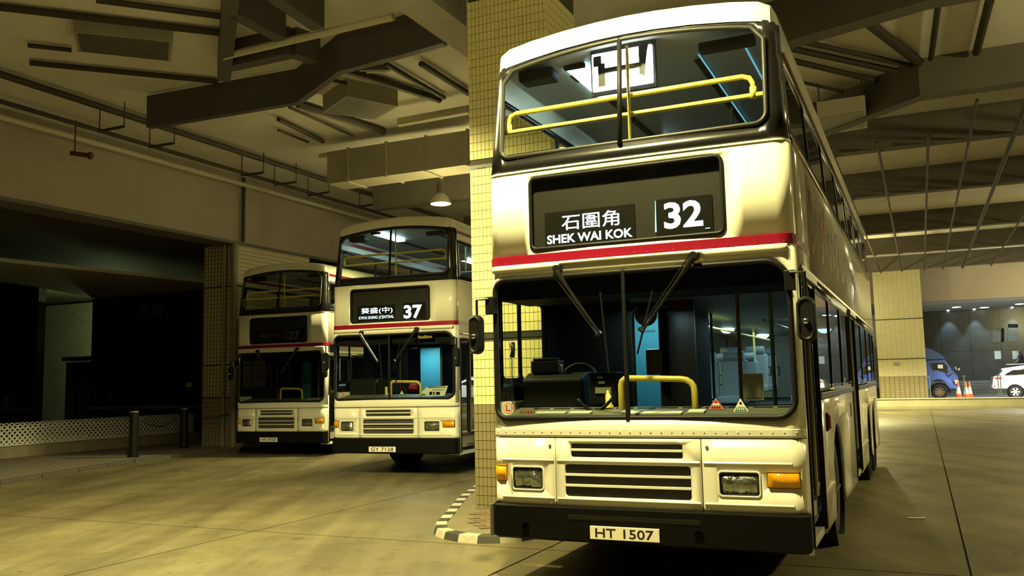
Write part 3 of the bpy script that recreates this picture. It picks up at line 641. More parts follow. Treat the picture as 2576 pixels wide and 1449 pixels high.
def abbox(name, m, parent, a0, a1, b0, b1, z0, z1, bevel=0.0):
    return MB().hexa([AB(a0, b1, z0), AB(a0, b0, z0), AB(a1, b0, z0), AB(a1, b1, z0)], [AB(a0, b1, z1), AB(a0, b0, z1), AB(a1, b0, z1), AB(a1, b1, z1)]).build(name, m, parent, bevel=bevel)
floor = struct(abbox('floor', joint_m, None, -8, 92, -34, 32, -0.30, -0.012)); floor['label'] = 'worn concrete floor of the bus terminal cast in large bays'
aj = [-8, 0.45, 7.9, 15.35, 22.8, 30.27, 37.7, 44.1]; bj = [-34, -27.75, -20.75, -13.75, -7.25, -3.75, -0.25, 3.35, 6.85, 10.35, 13.85, 17.3, 24.5, 32]
for i in range(len(aj) - 1):
    for j in range(len(bj) - 1):
        g = .010
        abbox('slab', conc, floor, aj[i] + g, aj[i+1] - g, bj[j] + g, bj[j+1] - g, -0.05, 0.0)

# ------------------------------------------------------------------ ceiling
ceiling = struct(abbox('ceiling', concrete_ceiling, None, -8, 52, -34, 16.5, 7.30, 7.60)); ceiling['label'] = 'pale painted concrete ceiling slab with deep cross beams'
NB = [0]
def beam_name(): NB[0] += 1; return 'trim_%d' % NB[0]
def beam_n(o): struct(o); o['label'] = 'deep painted concrete beam under the terminal ceiling'; return o
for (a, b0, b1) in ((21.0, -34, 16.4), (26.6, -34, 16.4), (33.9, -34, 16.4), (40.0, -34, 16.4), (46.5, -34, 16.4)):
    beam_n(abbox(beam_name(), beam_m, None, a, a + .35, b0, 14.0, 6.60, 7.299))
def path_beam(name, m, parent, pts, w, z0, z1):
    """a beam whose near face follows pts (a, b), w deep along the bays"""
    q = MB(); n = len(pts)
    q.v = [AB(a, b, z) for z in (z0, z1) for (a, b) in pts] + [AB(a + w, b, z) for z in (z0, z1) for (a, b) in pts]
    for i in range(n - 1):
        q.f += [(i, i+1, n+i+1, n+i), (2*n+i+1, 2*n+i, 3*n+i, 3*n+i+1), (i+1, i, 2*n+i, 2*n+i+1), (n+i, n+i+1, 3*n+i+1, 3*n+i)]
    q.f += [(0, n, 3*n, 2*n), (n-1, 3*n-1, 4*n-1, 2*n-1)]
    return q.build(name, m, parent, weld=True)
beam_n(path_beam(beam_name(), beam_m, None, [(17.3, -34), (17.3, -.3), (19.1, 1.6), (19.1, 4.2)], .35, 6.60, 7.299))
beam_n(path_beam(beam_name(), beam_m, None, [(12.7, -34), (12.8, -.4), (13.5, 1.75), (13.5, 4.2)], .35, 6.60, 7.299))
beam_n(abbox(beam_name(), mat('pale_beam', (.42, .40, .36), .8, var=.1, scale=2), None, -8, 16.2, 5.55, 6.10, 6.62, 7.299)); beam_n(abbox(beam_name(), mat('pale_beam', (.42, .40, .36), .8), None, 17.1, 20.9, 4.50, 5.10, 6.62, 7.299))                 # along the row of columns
for (pa, pb) in (((582, 0), (563, 205)), ((587, 40), (705, 100)), ((690, 0), (800, 75)), ((575, 175), (735, 140)), ((735, 140), (795, 160))):
    A_, B_ = onz(*pa, 6.85), onz(*pb, 6.85); d = (B_ - A_).normalized(); nrm = Vector((-d.y, d.x, 0)) * .11
    o_ = MB().hexa([A_ - nrm, B_ - nrm, B_ + nrm, A_ + nrm], [p + Vector((0, 0, .449)) for p in (A_ - nrm, B_ - nrm, B_ + nrm, A_ + nrm)]).build(beam_name(), duct_m, None); beam_n(o_)
# air ducts
d1 = path_beam('air_duct', duct_m, None, [(11.05, 6.12), (11.17, 6.98), (11.31, 8.19), (12.24, 9.76), (12.08, 13.2)][::-1], .14, 6.60, 7.22); tag(d1, 'large dark air duct with a cranked bend under the left ceiling', 'duct')
d2 = empty('air_duct', AB(16.3, 10, 6.2)); tag(d2, 'grey sheet-metal air duct with seams behind the hanging lamp', 'duct')
def undo(o, parent):      # keep world-space vertices while parented to an offset empty
    o.parent = parent; o.matrix_parent_inverse = Matrix.Translation(-Vector(parent.location)); return o
undo(abbox('duct_body', duct_pale, None, 16.3, 17.0, 6.2, 12.1, 6.20, 6.95), d2)
for k in range(6): undo(abbox('flange', duct_pale, None, 16.27, 17.03, 6.4 + k * 1.02, 6.44 + k * 1.02, 6.17, 6.98), d2)
hang = MB()
def rod(name, m, pts, r, label=None, cat='pipe', group=None, seg=8, parent=None):
    o = MB().tube(pts, r, seg).build(name, m, parent, smooth='auto')
    if label: tag(o, label, cat, group)
    return o
CG = 'conduits on the terminal ceiling'
ORD = ['first', 'second', 'third', 'fourth', 'fifth', 'sixth', 'seventh', 'eighth', 'ninth', 'tenth']
def cpipe(pa, pb, z, r, m, label, nm='conduit'): return rod(nm, m, [onz(*pa, z), onz(*pb, z)], r, label, 'pipe', CG)
def cset(L, z, where):
    for i, (pa, pb, r) in enumerate(L): cpipe(pa, pb, z, r, conduit_m, '%s ceiling conduit, %s %s' % ('thick' if r > .06 else 'thin', ORD[i], where))
cset((((700,328),(775,357),.03), ((700,300),(813,356),.05), ((728,270),(888,342),.03), ((750,262),(965,331),.08), ((819,198),(872,209),.035), ((866,174),(1106,251),.075), ((970,160),(1117,246),.045), ((1059,160),(1178,235),.055)), 7.205, 'from the left in the pale bay before the hanging lamp')
cset((((242,0),(578,44),.05), ((0,18),(570,84),.06), ((70,114),(180,126),.04), ((75,158),(550,205),.05)), 7.22, 'from the top in the upper left bay with the louvred vent')
cset((((2165,42),(2312,157),.085), ((1975,95),(2290,165),.05), ((1980,120),(2255,180),.06), ((1990,152),(2205,203),.055), ((2010,205),(2120,230),.035), ((2362,0),(2342,148),.05), ((2490,0),(2456,132),.07)), 7.20, 'of the set in the bright bay right of the nearest bus')
for i, b in enumerate((1.5, .55, -.45, -1.25, -2.1, -3.3, -5.2, -7.0)):
    rod('conduit', conduit_m, [AB(17.95 if b < -.5 else 20.2, b, 6.56), AB(47, b, 6.56)], .030 if b != -2.1 else .055, 'straight conduit slung under the far cross beams, %s from the nearest bus' % ORD[i], 'pipe', CG)
cpipe((1005,308), (1180,276), 6.98, .10, conduit_pale, 'pale water pipe across the bay just above the grey duct', 'water_pipe')
cpipe((805,392), (1180,341), 7.06, .06, conduit_pale, 'thin pale pipe along the top edge of the grey duct', 'water_pipe')
rod('water_pipe', conduit_pale, [onz(563,142,6.9), onz(990,42,6.9)], .06, 'pale pipe in front of the large dark duct', 'pipe')
# conduits and brackets along the left fascia
for (b, z, r, nm) in ((16.2, 7.02, .06, 'upper pale pipe running along the top of the left fascia'), (15.6, 7.12, .05, 'middle pipe running beside the left fascia'), (14.35, 7.16, .07, 'outer pipe running beside the left fascia')):
    rod('service_pipe', conduit_m if b < 16 else conduit_pale, [AB(6, b, z), AB(44, b, z)], r, nm, 'pipe')
BG = 'trapeze brackets along the left fascia'
for i, (pa, pb) in enumerate((((250,330),(312,318)), ((376,370),(438,360)), ((608,441),(663,434)), ((690,465),(745,458)), ((775,492),(828,483)), ((905,520),(950,512)))):
    A_, B_ = onz(*pa, 6.80), onz(*pb, 6.80); R_ = empty('trapeze_bracket', A_); tag(R_, 'small dark trapeze bracket hung beside the left fascia, %s from the left' % ORD[i], 'bracket', BG)
    undo(rod('crossbar', conduit_m, [A_, B_], .03), R_)
    for p in (A_, B_): undo(rod('hanger_rod', conduit_m, [p, p + Vector((0, 0, .51))], .012), R_)
def hang_box(name, pxs, z, h, m, m2, label):
    P = [onz(*p, z) for p in pxs]; c = sum(P, Vector()) / 4; R_ = empty(name, c); tag(R_, label, 'vent')
    undo(MB().hexa(P[::-1], [p + Vector((0, 0, h)) for p in P[::-1]]).build('housing', m, None), R_)
    ins = [c + (p - c) * .93 - Vector((0, 0, .006)) for p in P]
    q = MB()
    for k in range(16):
        a0, a1 = (k + .15) / 16, (k + .7) / 16
        q.add([ins[0].lerp(ins[3], a0), ins[1].lerp(ins[2], a0), ins[1].lerp(ins[2], a1), ins[0].lerp(ins[3], a1)], [(0, 1, 2, 3)])
    undo(q.build('louvres', m2, None), R_)
    if z + h < 7.2:
        for p in P: pp_ = c + (p - c) * .9; undo(rod('hanger_rod', conduit_m, [pp_ + Vector((0, 0, h)), Vector((pp_.x, pp_.y, 7.295))], .012), R_)
hang_box('ceiling_vent', [(812,283), (872,242), (1001,268), (944,302)], 6.95, .36, vent_m, vent_dark, 'square grey ceiling vent box in the bay before the hanging lamp')
hang_box('ceiling_vent', [(185,80), (435,105), (430,155), (195,130)], 7.05, .26, vent_m, vent_dark, 'wide dark louvred vent in the upper left ceiling')
hang_box('ceiling_vent', [(2056,292), (2178,275), (2182,322), (2066,340)], 6.62, .28, mat('pale_vent', (.42, .39, .30), .6), vent_m, 'pale rectangular vent box beside the top of the nearest bus')
for (pa, pb) in (((912,181), (975,184)), ):
    c = onz(943, 178, 7.2); R_ = empty('light_fitting', c); tag(R_, 'small unlit twin fitting on the ceiling near the square vent', 'fitting')
    undo(MB().box(c.x-.28, c.x+.28, c.y-.05, c.y+.05, 7.2, 7.29).build('bar', vent_dark, None), R_); undo(MB().box(c.x-.18, c.x+.18, c.y+.10, c.y+.2, 7.22, 7.29).build('tray', vent_m, None), R_)

# ------------------------------------------------------------------ left side: fascia, tiled column, recess
fa = struct(abbox('wall_left', fascia_m, None, 2, 46, 16.46, 17.1, 5.50, 7.60)); fa['label'] = 'deep pale fascia beam above the dark left opening'
abbox('fascia_lip', beam_m, fa, 2, 46, 16.42, 17.14, 5.42, 5.50)
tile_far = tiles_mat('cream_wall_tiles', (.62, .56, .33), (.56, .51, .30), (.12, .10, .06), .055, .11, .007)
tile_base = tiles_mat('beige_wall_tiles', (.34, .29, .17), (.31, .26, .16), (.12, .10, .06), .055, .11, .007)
cl = empty('tiled_column', AB(18.2, 17.1, 0)); tag(cl, 'dark beige tiled column behind the farthest bus', 'pillar')
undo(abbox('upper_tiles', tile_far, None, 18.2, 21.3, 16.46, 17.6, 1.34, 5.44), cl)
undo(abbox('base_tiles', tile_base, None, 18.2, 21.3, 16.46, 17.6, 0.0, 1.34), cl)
for z in (1.34, 2.2, 4.3): undo(abbox('dark_strip', joint_m, None, 18.19, 21.31, 16.45, 17.61, z, z + .03), cl)
for (pa, r) in ((562, .05), (588, .08)):
    p = ona(pa, 900, 18.12); undo(rod('downpipe', mat('grey_pipe', (.24, .20, .14), .5), [Vector((p.x, p.y, 0.02)), Vector((p.x, p.y, 5.44))], r), cl)
p = onb(613, 500, 16.34); rod('downpipe', conduit_m, [Vector((p.x, p.y, 5.5)), Vector((p.x, p.y, 7.25))], .05, 'thin vertical pipe down the face of the left fascia', 'pipe')
for (pa) in ((188, 385), ):
    p = onb(*pa, 15.9); R_ = empty('valve', p); tag(R_, 'small red valve hanging on a thin rod in front of the left fascia', 'valve')
    undo(rod('rod', conduit_m, [p, p + Vector((0, 0, 7.29 - p.z))], .015), R_); undo(rod('body', rust, [p + Vector((-.08, 0, 0)), p + Vector((.30, 0, -.06))], .05), R_); undo(rod('head', rust, [p + Vector((.30, 0, -.06)), p + Vector((.36, 0, -.07))], .08), R_)

pav = mat('dark_paving', (.17, .145, .11), .8, var=.3, scale=3)
kerb_dark = mat('kerb_stone', (.075, .066, .05), .7, var=.3, scale=8)
# pavement with its curved kerb
kc = [(4.0, 12.2), (7.5, 13.55), (10.35, 14.56), (12.5, 15.25), (14.36, 15.8), (15.6, 15.95), (17.1, 15.75), (19.0, 15.6), (24, 15.6), (44, 15.6)]
def extr(name, m, parent, poly, z0, z1, bevel=0): return MB().prism([AB(a, b, z0) for (a, b) in poly][::-1], (0, 0, z1 - z0)).build(name, m, parent, bevel=bevel)
pv = struct(extr('floor_pavement_left', pav, None, [(a, b + .18) for (a, b) in kc] + [(44, 30), (4, 30)], -.02, .07)); pv['label'] = 'dark paved footway along the left of the terminal'
for i in range(len(kc) - 1):
    (a0, b0), (a1, b1) = kc[i], kc[i+1]; n = max(1, int(((a1-a0)**2 + (b1-b0)**2)**.5 / .95))
    for k in range(n):
        p0 = (a0 + (a1-a0)*(k+.01)/n, b0 + (b1-b0)*(k+.01)/n); p1 = (a0 + (a1-a0)*(k+.99)/n, b0 + (b1-b0)*(k+.99)/n)
        if a0 < 23: extr('kerb_stone', kerb_dark, pv, [p0, p1, (p1[0], p1[1] + .18), (p0[0], p0[1] + .18)], -.02, .078, .012)
# low wall and lattice
lw = empty('lattice_fence', AB(14, 19.6, .07)); tag(lw, 'white plastic lattice fence on a low wall by the dark recess', 'fence')
undo(abbox('low_wall', mat('low_wall', (.33, .28, .19), .8, var=.25, scale=4), None, 8.0, 20.2, 19.60, 19.75, .07, .33), lw)
lat = mat('white_lattice', (.84, .82, .74), .5)
L0, L1, Z0, Z1 = 12.0, 20.0, .34, .83
pit = .134
def latt(sg):
    n = int((L1 - L0 + (Z1 - Z0)) / pit)
    for k in range(n + 1):
        c = L0 + k * pit - (0 if sg > 0 else 0)
        # line a = c + sg*(z - Z0) clipped to the panel
        pts = []
        za, zb = Z0, Z1
        if sg > 0:
            a0, a1 = c - (Z1 - Z0), c
            zs = max(Z0, Z0 + (L0 - a0)); ze = min(Z1, Z0 + (L1 - a0))
            f = lambda z: a0 + (z - Z0)
        else:
            a0 = c; zs = max(Z0, Z0 + (a0 - L1)); ze = min(Z1, Z0 + (a0 - L0))
            f = lambda z: a0 - (z - Z0)
        if ze - zs < .03: continue
        b = 19.66 if sg > 0 else 19.672; w = .030
        q = MB().hexa([AB(f(zs) - w, b, zs), AB(f(zs) + w, b, zs), AB(f(zs) + w, b + .01, zs), AB(f(zs) - w, b + .01, zs)], [AB(f(ze) - w, b, ze), AB(f(ze) + w, b, ze), AB(f(ze) + w, b + .01, ze), AB(f(ze) - w, b + .01, ze)])
        undo(q.build('slat', lat, None), lw)
latt(1); latt(-1)
for z in (Z0 + .01, Z1 - .10): undo(abbox('rail', lat, None, L0, L1, 19.652, 19.660, z, z + .03), lw)
q = MB()
for k in range(int((L1 - L0) / pit)): q.lathe([(0, 0), (.04, 0), (.04, .012), (0, .012)], (0, 0, 0), 10, 'y')
# scalloped top of the lattice
q = MB()
for k in range(int((L1 - L0) / pit)):
    a = L0 + pit * (k + .5); pts = [AB(a + .062 * cos(t), 19.664, Z1 - .01 + .055 * sin(t)) for t in [pi * i / 6 for i in range(7)]]
    q.tube(pts, .016, 5)
undo(stuff(q.build('scalloped_edge', lat, None)), lw)
# posts with chains
post_m = mat('dark_green_post', (.006, .007, .006), .4, spec=.3)
PB = []
for i, (pa, hh, lb) in enumerate(((((335, 1150)), 1.02, 'dark round post with a chain, nearer of two by the lattice'), ((462, 1127), 1.0, 'dark round post nearer the tiled column, chain on both sides'))):
    p = onz(*pa, .07); R_ = empty('chain_post', p); tag(R_, lb, 'post', 'chain posts'); PB.append(p)
    undo(MB().lathe([(0, 0), (.13, 0), (.13, .03), (.105, .04), (.105, hh - .04), (.115, hh - .04), (.115, hh - .01), (.09, hh), (0, hh)], p, 20).build('shaft', post_m, None, smooth='auto'), R_)
    undo(MB().lathe([(0, 0), (.10, 0), (.10, .02), (0, .025)], (p.x, p.y, p.z + hh), 16).build('cap', alu, None), R_)
e2 = ona(575, 1040, 18.15)
def chain(A_, B_, sag, label):
    q = MB(); n = 26; pts = []
    for k in range(n + 1): t = k / n; v = A_.lerp(B_, t); pts.append(v + Vector((0, 0, -4 * sag * t * (1 - t))))
    for k in range(n):
        c = (pts[k] + pts[k+1]) / 2; d = (pts[k+1] - pts[k]); up = Vector((0, 0, 1)) if k % 2 else d.cross(Vector((0, 0, 1))).normalized()
        q.tube([c + d * .62 * cos(t) + up * .022 * sin(t) for t in [2*pi*i/8 for i in range(8)]], .008, 4, True)
    tag(q.build('chain', conduit_m, None), label, 'chain')
chain(PB[0] + (PB[1] - PB[0]).normalized() * .13 + Vector((0, 0, .93)), PB[1] - (PB[1] - PB[0]).normalized() * .13 + Vector((0, 0, .93)), .30, 'dark chain sagging between the two round posts')
chain(PB[1] + Vector((.14, 0, .90)), e2, .12, 'dark chain from the second post to the tiled column')
# dark shop walls behind
dark_wall = mat('dark_shopfront', (.018, .019, .019), .35, var=.3, scale=2)
wb = struct(abbox('wall_back_left', dark_wall, None, 21.6, 21.9, 16.6, 25.95, .07, 4.78)); wb['label'] = 'dark shopfront wall behind the lattice fence'
abbox('handrail', mat('pale_rail', (.26, .25, .21), .5), wb, 21.54, 21.60, 17.2, 25.9, .98, 1.08)
abbox('plinth', mat('dark_plinth', (.03, .026, .02), .7), wb, 21.52, 21.6, 17.2, 25.9, .07, .62)
for (pa, w, h, m) in (((475, 968), .13, .07, paper_m), ((278, 998), .09, .14, mat('dim_label', (.12, .11, .08), .6))):
    p = ona(*pa, 21.58); c = Vector((p.x, p.y, p.z)); d = -V2 * w; undo_w = MB().hexa([c - d - Vector((0,0,h)), c + d - Vector((0,0,h)), c + d - Vector((0,0,h)) + U2*.01, c - d - Vector((0,0,h)) + U2*.01], [c - d + Vector((0,0,h)), c + d + Vector((0,0,h)), c + d + Vector((0,0,h)) + U2*.01, c - d + Vector((0,0,h)) + U2*.01]).build('notice', m, None); tag(undo_w, 'small pale notice on the dark shopfront wall' if w == .13 else 'dim small label low on the dark shopfront wall', 'notice')
for (x0, x1) in ((352, 372), (382, 408)):
    P = [ona(x, y, 21.57) for (x, y) in ((x0, 800), (x1, 800), (x1, 765), (x0, 765))]; o_ = MB().prism(P, U2 * .02).build('dim_panel', mat('dim_window', (.07, .068, .055), .3), wb)
wr = struct(abbox('wall_recess', mat('recess_wall', (.34, .32, .24), .7, var=.2, scale=2), None, 27.5, 27.8, 23, 40, .07, 5.5)); wr['label'] = 'greenish plastered wall at the back of the dark recess'
wl = struct(abbox('wall_left_dark', dark_wall, None, 21.6, 21.9, 28.7, 42, .07, 5.59)); wl['label'] = 'black shopfront wall at the far left edge'
abbox('handrail', mat('pale_rail', (.26, .25, .21), .5), wl, 21.54, 21.60, 28.8, 42, .93, 1.06)
p = ona(17, 1007, 21.56); d = -V2 * .12
st_ = MB().hexa([p - d - Vector((0,0,.18)), p + d - Vector((0,0,.18)), p + d - Vector((0,0,.18)) + U2*.01, p - d - Vector((0,0,.18)) + U2*.01], [p - d + Vector((0,0,.18)), p + d + Vector((0,0,.18)), p + d + Vector((0,0,.18)) + U2*.01, p - d + Vector((0,0,.18)) + U2*.01]).build('sticker', mat('blue_sticker', (.20, .42, .50), .5), None); tag(st_, 'pale blue sticker on the black wall at the far left', 'sticker')
abbox('wall_side', dark_wall, wr, 21.9, 27.5, 25.85, 25.95, .07, 4.9)
# cabinet and sign in the recess
cb = empty('metal_cabinet', AB(24.5, 29.5, .07)); tag(cb, 'dark grey metal cabinet standing in the dim recess', 'cabinet')
cab_m = mat('dark_cabinet', (.07, .068, .055), .6)
for k in range(3): undo(abbox('door', cab_m, None, 24.3, 24.33, 28.05 + k*.85, 28.87 + k*.85, .2, 2.7), cb)
undo(abbox('body', cab_m, None, 24.33, 24.9, 28.0, 30.6, .07, 2.75), cb); undo(abbox('canopy', dark_plastic, None, 24.2, 24.9, 27.95, 30.7, 2.8, 2.95), cb)
sg_ = empty('sign_board', AB(24.2, 27.2, .07)); tag(sg_, 'small dark sign boxes on a pole in the recess', 'sign')
P0 = ona(193, 965, 24.2); P1 = ona(193, 925, 24.2)
undo(rod('pole', conduit_m, [Vector((P0.x, P0.y, .07)), Vector((P0.x, P0.y, P1.z))], .04), sg_)
for (ya, yb, m) in ((922, 940, int_dark), (946, 966, mat('navy_sign', (.012, .014, .04), .4))):
    Q = [ona(x, y, 24.15) for (x, y) in ((172, yb), (214, yb), (214, ya), (172, ya))]; undo(MB().prism(Q, U2 * .12).build('box', m, None), sg_)
for k, m in enumerate((paper_m, rust, mat('amber_dot', (.3, .15, .01), .5))):
    Q = [ona(x, y, 24.14) for (x, y) in ((178 + 11*k, 960), (184 + 11*k, 960), (184 + 11*k, 951), (178 + 11*k, 951))]; undo(MB().prism(Q, U2 * .01).build('pictogram', mat('sign_mark%d' % k, [(.08,.08,.07), (.10,.01,.01), (.10,.06,.01)][k], .6), None), sg_)
# soffit inside the recess
zs_ = 4.78
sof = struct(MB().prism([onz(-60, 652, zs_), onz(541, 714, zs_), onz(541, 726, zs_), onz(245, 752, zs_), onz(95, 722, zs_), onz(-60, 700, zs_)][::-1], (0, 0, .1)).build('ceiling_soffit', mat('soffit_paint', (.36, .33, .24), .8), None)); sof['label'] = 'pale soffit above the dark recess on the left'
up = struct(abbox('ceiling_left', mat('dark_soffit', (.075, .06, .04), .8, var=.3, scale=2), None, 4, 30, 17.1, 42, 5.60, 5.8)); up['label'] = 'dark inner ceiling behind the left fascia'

# ------------------------------------------------------------------ near tiled column and its island
A0, B0, B1 = 9.78, 5.045, 3.96
tc_ = empty('tiled_column', AB(A0, (B0 + B1) / 2, 0)); tag(tc_, 'cream tiled column standing between the two lit buses', 'pillar')
grout = mat('tile_grout', (.05, .043, .022), .9)
undo(abbox('core', grout, None, A0 + .008, A0 + 1.05, B1 + .008, B0 - .008, 0, 7.29), tc_)
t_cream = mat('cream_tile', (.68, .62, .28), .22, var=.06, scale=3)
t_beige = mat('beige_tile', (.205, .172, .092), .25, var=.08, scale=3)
TW, TH, GP = .0556, .110, .006
ncol = int(round((B0 - B1) / TW)); nrow = int(6.55 / TH)
def visible_score(p):
    d = p - EYE; z = d.dot(_f); x = IW/2 + FL * d.dot(_r2) / z; y = IH/2 - FL * d.dot(_u2) / z
    if x < 1236 or (1254 < x < 1358 and 756 < y < 950) or (y < 130 and x < 1372 and y < 170 - (x - 1250) * .45): return x, y
    return None
tl = []
for c in range(ncol):
    for r_ in range(nrow):
        b = B0 - (c + .5) * TW; z = (r_ + .5) * TH
        tl.append((c, r_, b, z, visible_score(AB(A0, b, z))))
def is_gap(z): return any(abs(z - g_) < .02 for g_ in (2.15, 4.30))
vis_ = [t for t in tl if t[4] and t[4][1] > -10]
vis_.sort(key=lambda t: (t[0], abs(t[3] - 2.0)))
vset = set((t[0], t[1]) for t in vis_[:295])
def tile_bm(b, z, front_off=0.0):
    return [AB(A0 + .008, b + TW/2 - GP/2, z - TH/2 + GP/2), AB(A0 + .008, b - TW/2 + GP/2, z - TH/2 + GP/2), AB(A0 + .008, b - TW/2 + GP/2, z + TH/2 - GP/2), AB(A0 + .008, b + TW/2 - GP/2, z + TH/2 - GP/2)]
def one_tile(m):
    q = MB().box(-TW/2 + GP/2, TW/2 - GP/2, -.004, .006, -TH/2 + GP/2, TH/2 - GP/2); me = bpy.data.meshes.new('tile'); me.from_pydata(q.v, [], q.f); me.update(); me.materials.append(m); return me
tm = {0: one_tile(t_beige), 1: one_tile(t_cream)}
rest = {0: MB(), 1: MB()}
for (c, r_, b, z, s_) in tl:
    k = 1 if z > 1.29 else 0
    if 2.14 < z < 2.17 or 4.25 < z < 4.35: continue
    if (c, r_) in vset:
        o_ = bpy.data.objects.new('tile', tm[k]); COL.objects.link(o_); o_.location = AB(A0, b, z); o_.rotation_euler = (0, 0, ROTZ); undo(o_, tc_)
    else:
        P = tile_bm(b, z); rest[k].prism(P[::-1], -U2 * .012)
for k in (0, 1): undo(stuff(rest[k].build('other_tiles', (t_beige, t_cream)[k], None)), tc_)
for (sb, nm) in ((B1, 'side_tiles'), (B0, 'side_tiles')):
    for k in (0, 1):
        q = MB()
        for c in range(18):
            for r_ in range(nrow):
                z = (r_ + .5) * TH
                if (z > 1.29) != bool(k): continue
                a = A0 + .03 + c * TW; off = V2 * (.010 if sb == B0 else -.010)
                P = [AB(a, sb, z - TH/2 + GP/2), AB(a + TW - GP, sb, z - TH/2 + GP/2), AB(a + TW - GP, sb, z + TH/2 - GP/2), AB(a, sb, z + TH/2 - GP/2)]
                q.add([p + off * .5 for p in P], [(0, 1, 2, 3)])
        undo(stuff(q.build(nm, (t_beige, t_cream)[k], None)), tc_)
for z in (2.155, 4.30): undo(abbox('dark_strip', mat('dark_strip', (.03, .035, .03), .4), None, A0 - .004, A0 + 1.06, B1 - .004, B0 + .004, z - .028, z + .028), tc_)
# island
ko = [(16.0, 6.75), (14.0, 6.65), (12.117, 6.25), (10.684, 5.792), (9.164, 5.181), (8.57, 4.956), (8.25, 4.75), (8.05, 4.50), (7.95, 4.22), (7.99, 3.95), (8.18, 3.75), (8.5, 3.62), (10.0, 3.58), (16.0, 3.58)]
def resample(P, step):
    out = [P[0]]; acc = 0
    for i in range(len(P) - 1):
        (a0, b0), (a1, b1) = P[i], P[i+1]; L = math.hypot(a1-a0, b1-b0); t = step - acc
        while t <= L: out.append((a0 + (a1-a0)*t/L, b0 + (b1-b0)*t/L)); t += step
        acc = (acc + L) % step
    return out
ks = resample(ko, .245)
cx_ = (11.0, 4.8)
def inset(P, d):
    out = []
    for i, p in enumerate(P):
        q0 = P[max(i-1, 0)]; q1 = P[min(i+1, len(P)-1)]; t = (q1[0]-q0[0], q1[1]-q0[1]); L = math.hypot(*t) or 1; n = (t[1]/L, -t[0]/L)
        if (p[0] + n[0] - cx_[0])**2 + (p[1] + n[1] - cx_[1])**2 > (p[0] - n[0] - cx_[0])**2 + (p[1] - n[1] - cx_[1])**2: n = (-n[0], -n[1])
        out.append((p[0] + n[0]*d, p[1] + n[1]*d))
    return out
ki = inset(ks, .15)
isl = struct(extr('floor_island', mat('island_concrete', (.17, .145, .085), .7, var=.25, scale=5), None, ki, .0, .066)); isl['label'] = 'raised concrete island round the foot of the tiled column'
k_white = mat('kerb_white', (.46, .42, .31), .6, var=.25, scale=14); k_black = mat('kerb_black', (.045, .04, .032), .6, var=.3, scale=14)
for i in range(len(ks) - 1):
    a, b, c, d = ks[i], ks[i+1], ki[i+1], ki[i]
    top = inset([a, b], .03)
    lo = [AB(*p, -.01) for p in (a, b, c, d)]; hi = [AB(*top[0], .075), AB(*top[1], .075), AB(*c, .075), AB(*d, .075)]
    MB().hexa(lo[::-1], hi[::-1]).build('kerb_stone', k_white if i % 2 else k_black, isl, bevel=.008)
brick_m = [mat('paver_%d' % k, c_, .75, var=.2, scale=20) for k, c_ in enumerate(((.155, .105, .055), (.13, .09, .048), (.175, .125, .068)))]
bw, bl = .10, .205; rnd = random.Random(11)
ins3 = inset(ks, .33)
nb = 0
bme = []
for m in brick_m:
    q = MB().box(.005, bl - .005, .005, bw - .005, -.02, .012); me = bpy.data.meshes.new('brick'); me.from_pydata(q.v, [], q.f); me.update(); me.materials.append(m); bme.append(me)
for i in range(-9, 10):
    for j in range(-15, 16):
        x0 = i * bl + (bl / 2 if j % 2 else 0); y0 = j * bw
        wx, wy = (x0 * cos(pi/4) - y0 * sin(pi/4)), (x0 * sin(pi/4) + y0 * cos(pi/4))
        a, b = 9.1 + wy, 4.55 - wx
        if a > 9.75 or not pip((a, b), ins3) or nb > 290: continue
        o_ = bpy.data.objects.new('brick', rnd.choice(bme)); COL.objects.link(o_); o_.location = AB(a, b, .064); o_.rotation_euler = (0, 0, ROTZ + pi/4); o_.parent = isl; nb += 1

# ------------------------------------------------------------------ far right: parapet, column, road, dark building
pp = struct(abbox('wall_parapet', mat('parapet_paint', (.48, .45, .32), .8, var=.2, scale=2), None, 44.1, 44.6, -34, 30, 0, .43)); pp['label'] = 'low pale parapet along the far side of the terminal'
abbox('kerb_step', mat('parapet_step', (.40, .37, .26), .8, var=.2, scale=2), pp, 43.8, 44.1, -34, 30, 0, .12)
abbox('coping', mat('parapet_coping', (.56, .53, .42), .8), pp, 44.06, 44.7, -34, 30, .43, .46)
road = struct(abbox('floor_road', mat('road_surface', (.30, .28, .23), .8, var=.25, scale=1), None, 44.6, 92, -34, 30, .0, .25)); road['label'] = 'road behind the parapet where the truck and car stand'
fc = empty('tiled_column', AB(48.0, .85, .25)); tag(fc, 'wide cream tiled column at the far right behind the nearest bus', 'pillar')
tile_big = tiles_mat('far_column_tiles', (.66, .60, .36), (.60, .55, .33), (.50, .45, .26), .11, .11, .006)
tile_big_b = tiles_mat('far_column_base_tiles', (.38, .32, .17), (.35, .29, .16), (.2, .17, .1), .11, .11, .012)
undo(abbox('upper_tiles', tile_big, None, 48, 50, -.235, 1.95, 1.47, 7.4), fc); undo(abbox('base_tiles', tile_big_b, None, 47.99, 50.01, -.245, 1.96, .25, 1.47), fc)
for z in (2.30, 4.28): undo(abbox('dark_strip', joint_m, None, 47.97, 50.03, -.26, 1.98, z, z + .035), fc)
Q = [ona(x, y, 47.97) for (x, y) in ((2249, 920), (2264, 920), (2264, 912), (2249, 912))]; undo(MB().prism(Q, U2 * .02).build('plaque', vent_m, None), fc)
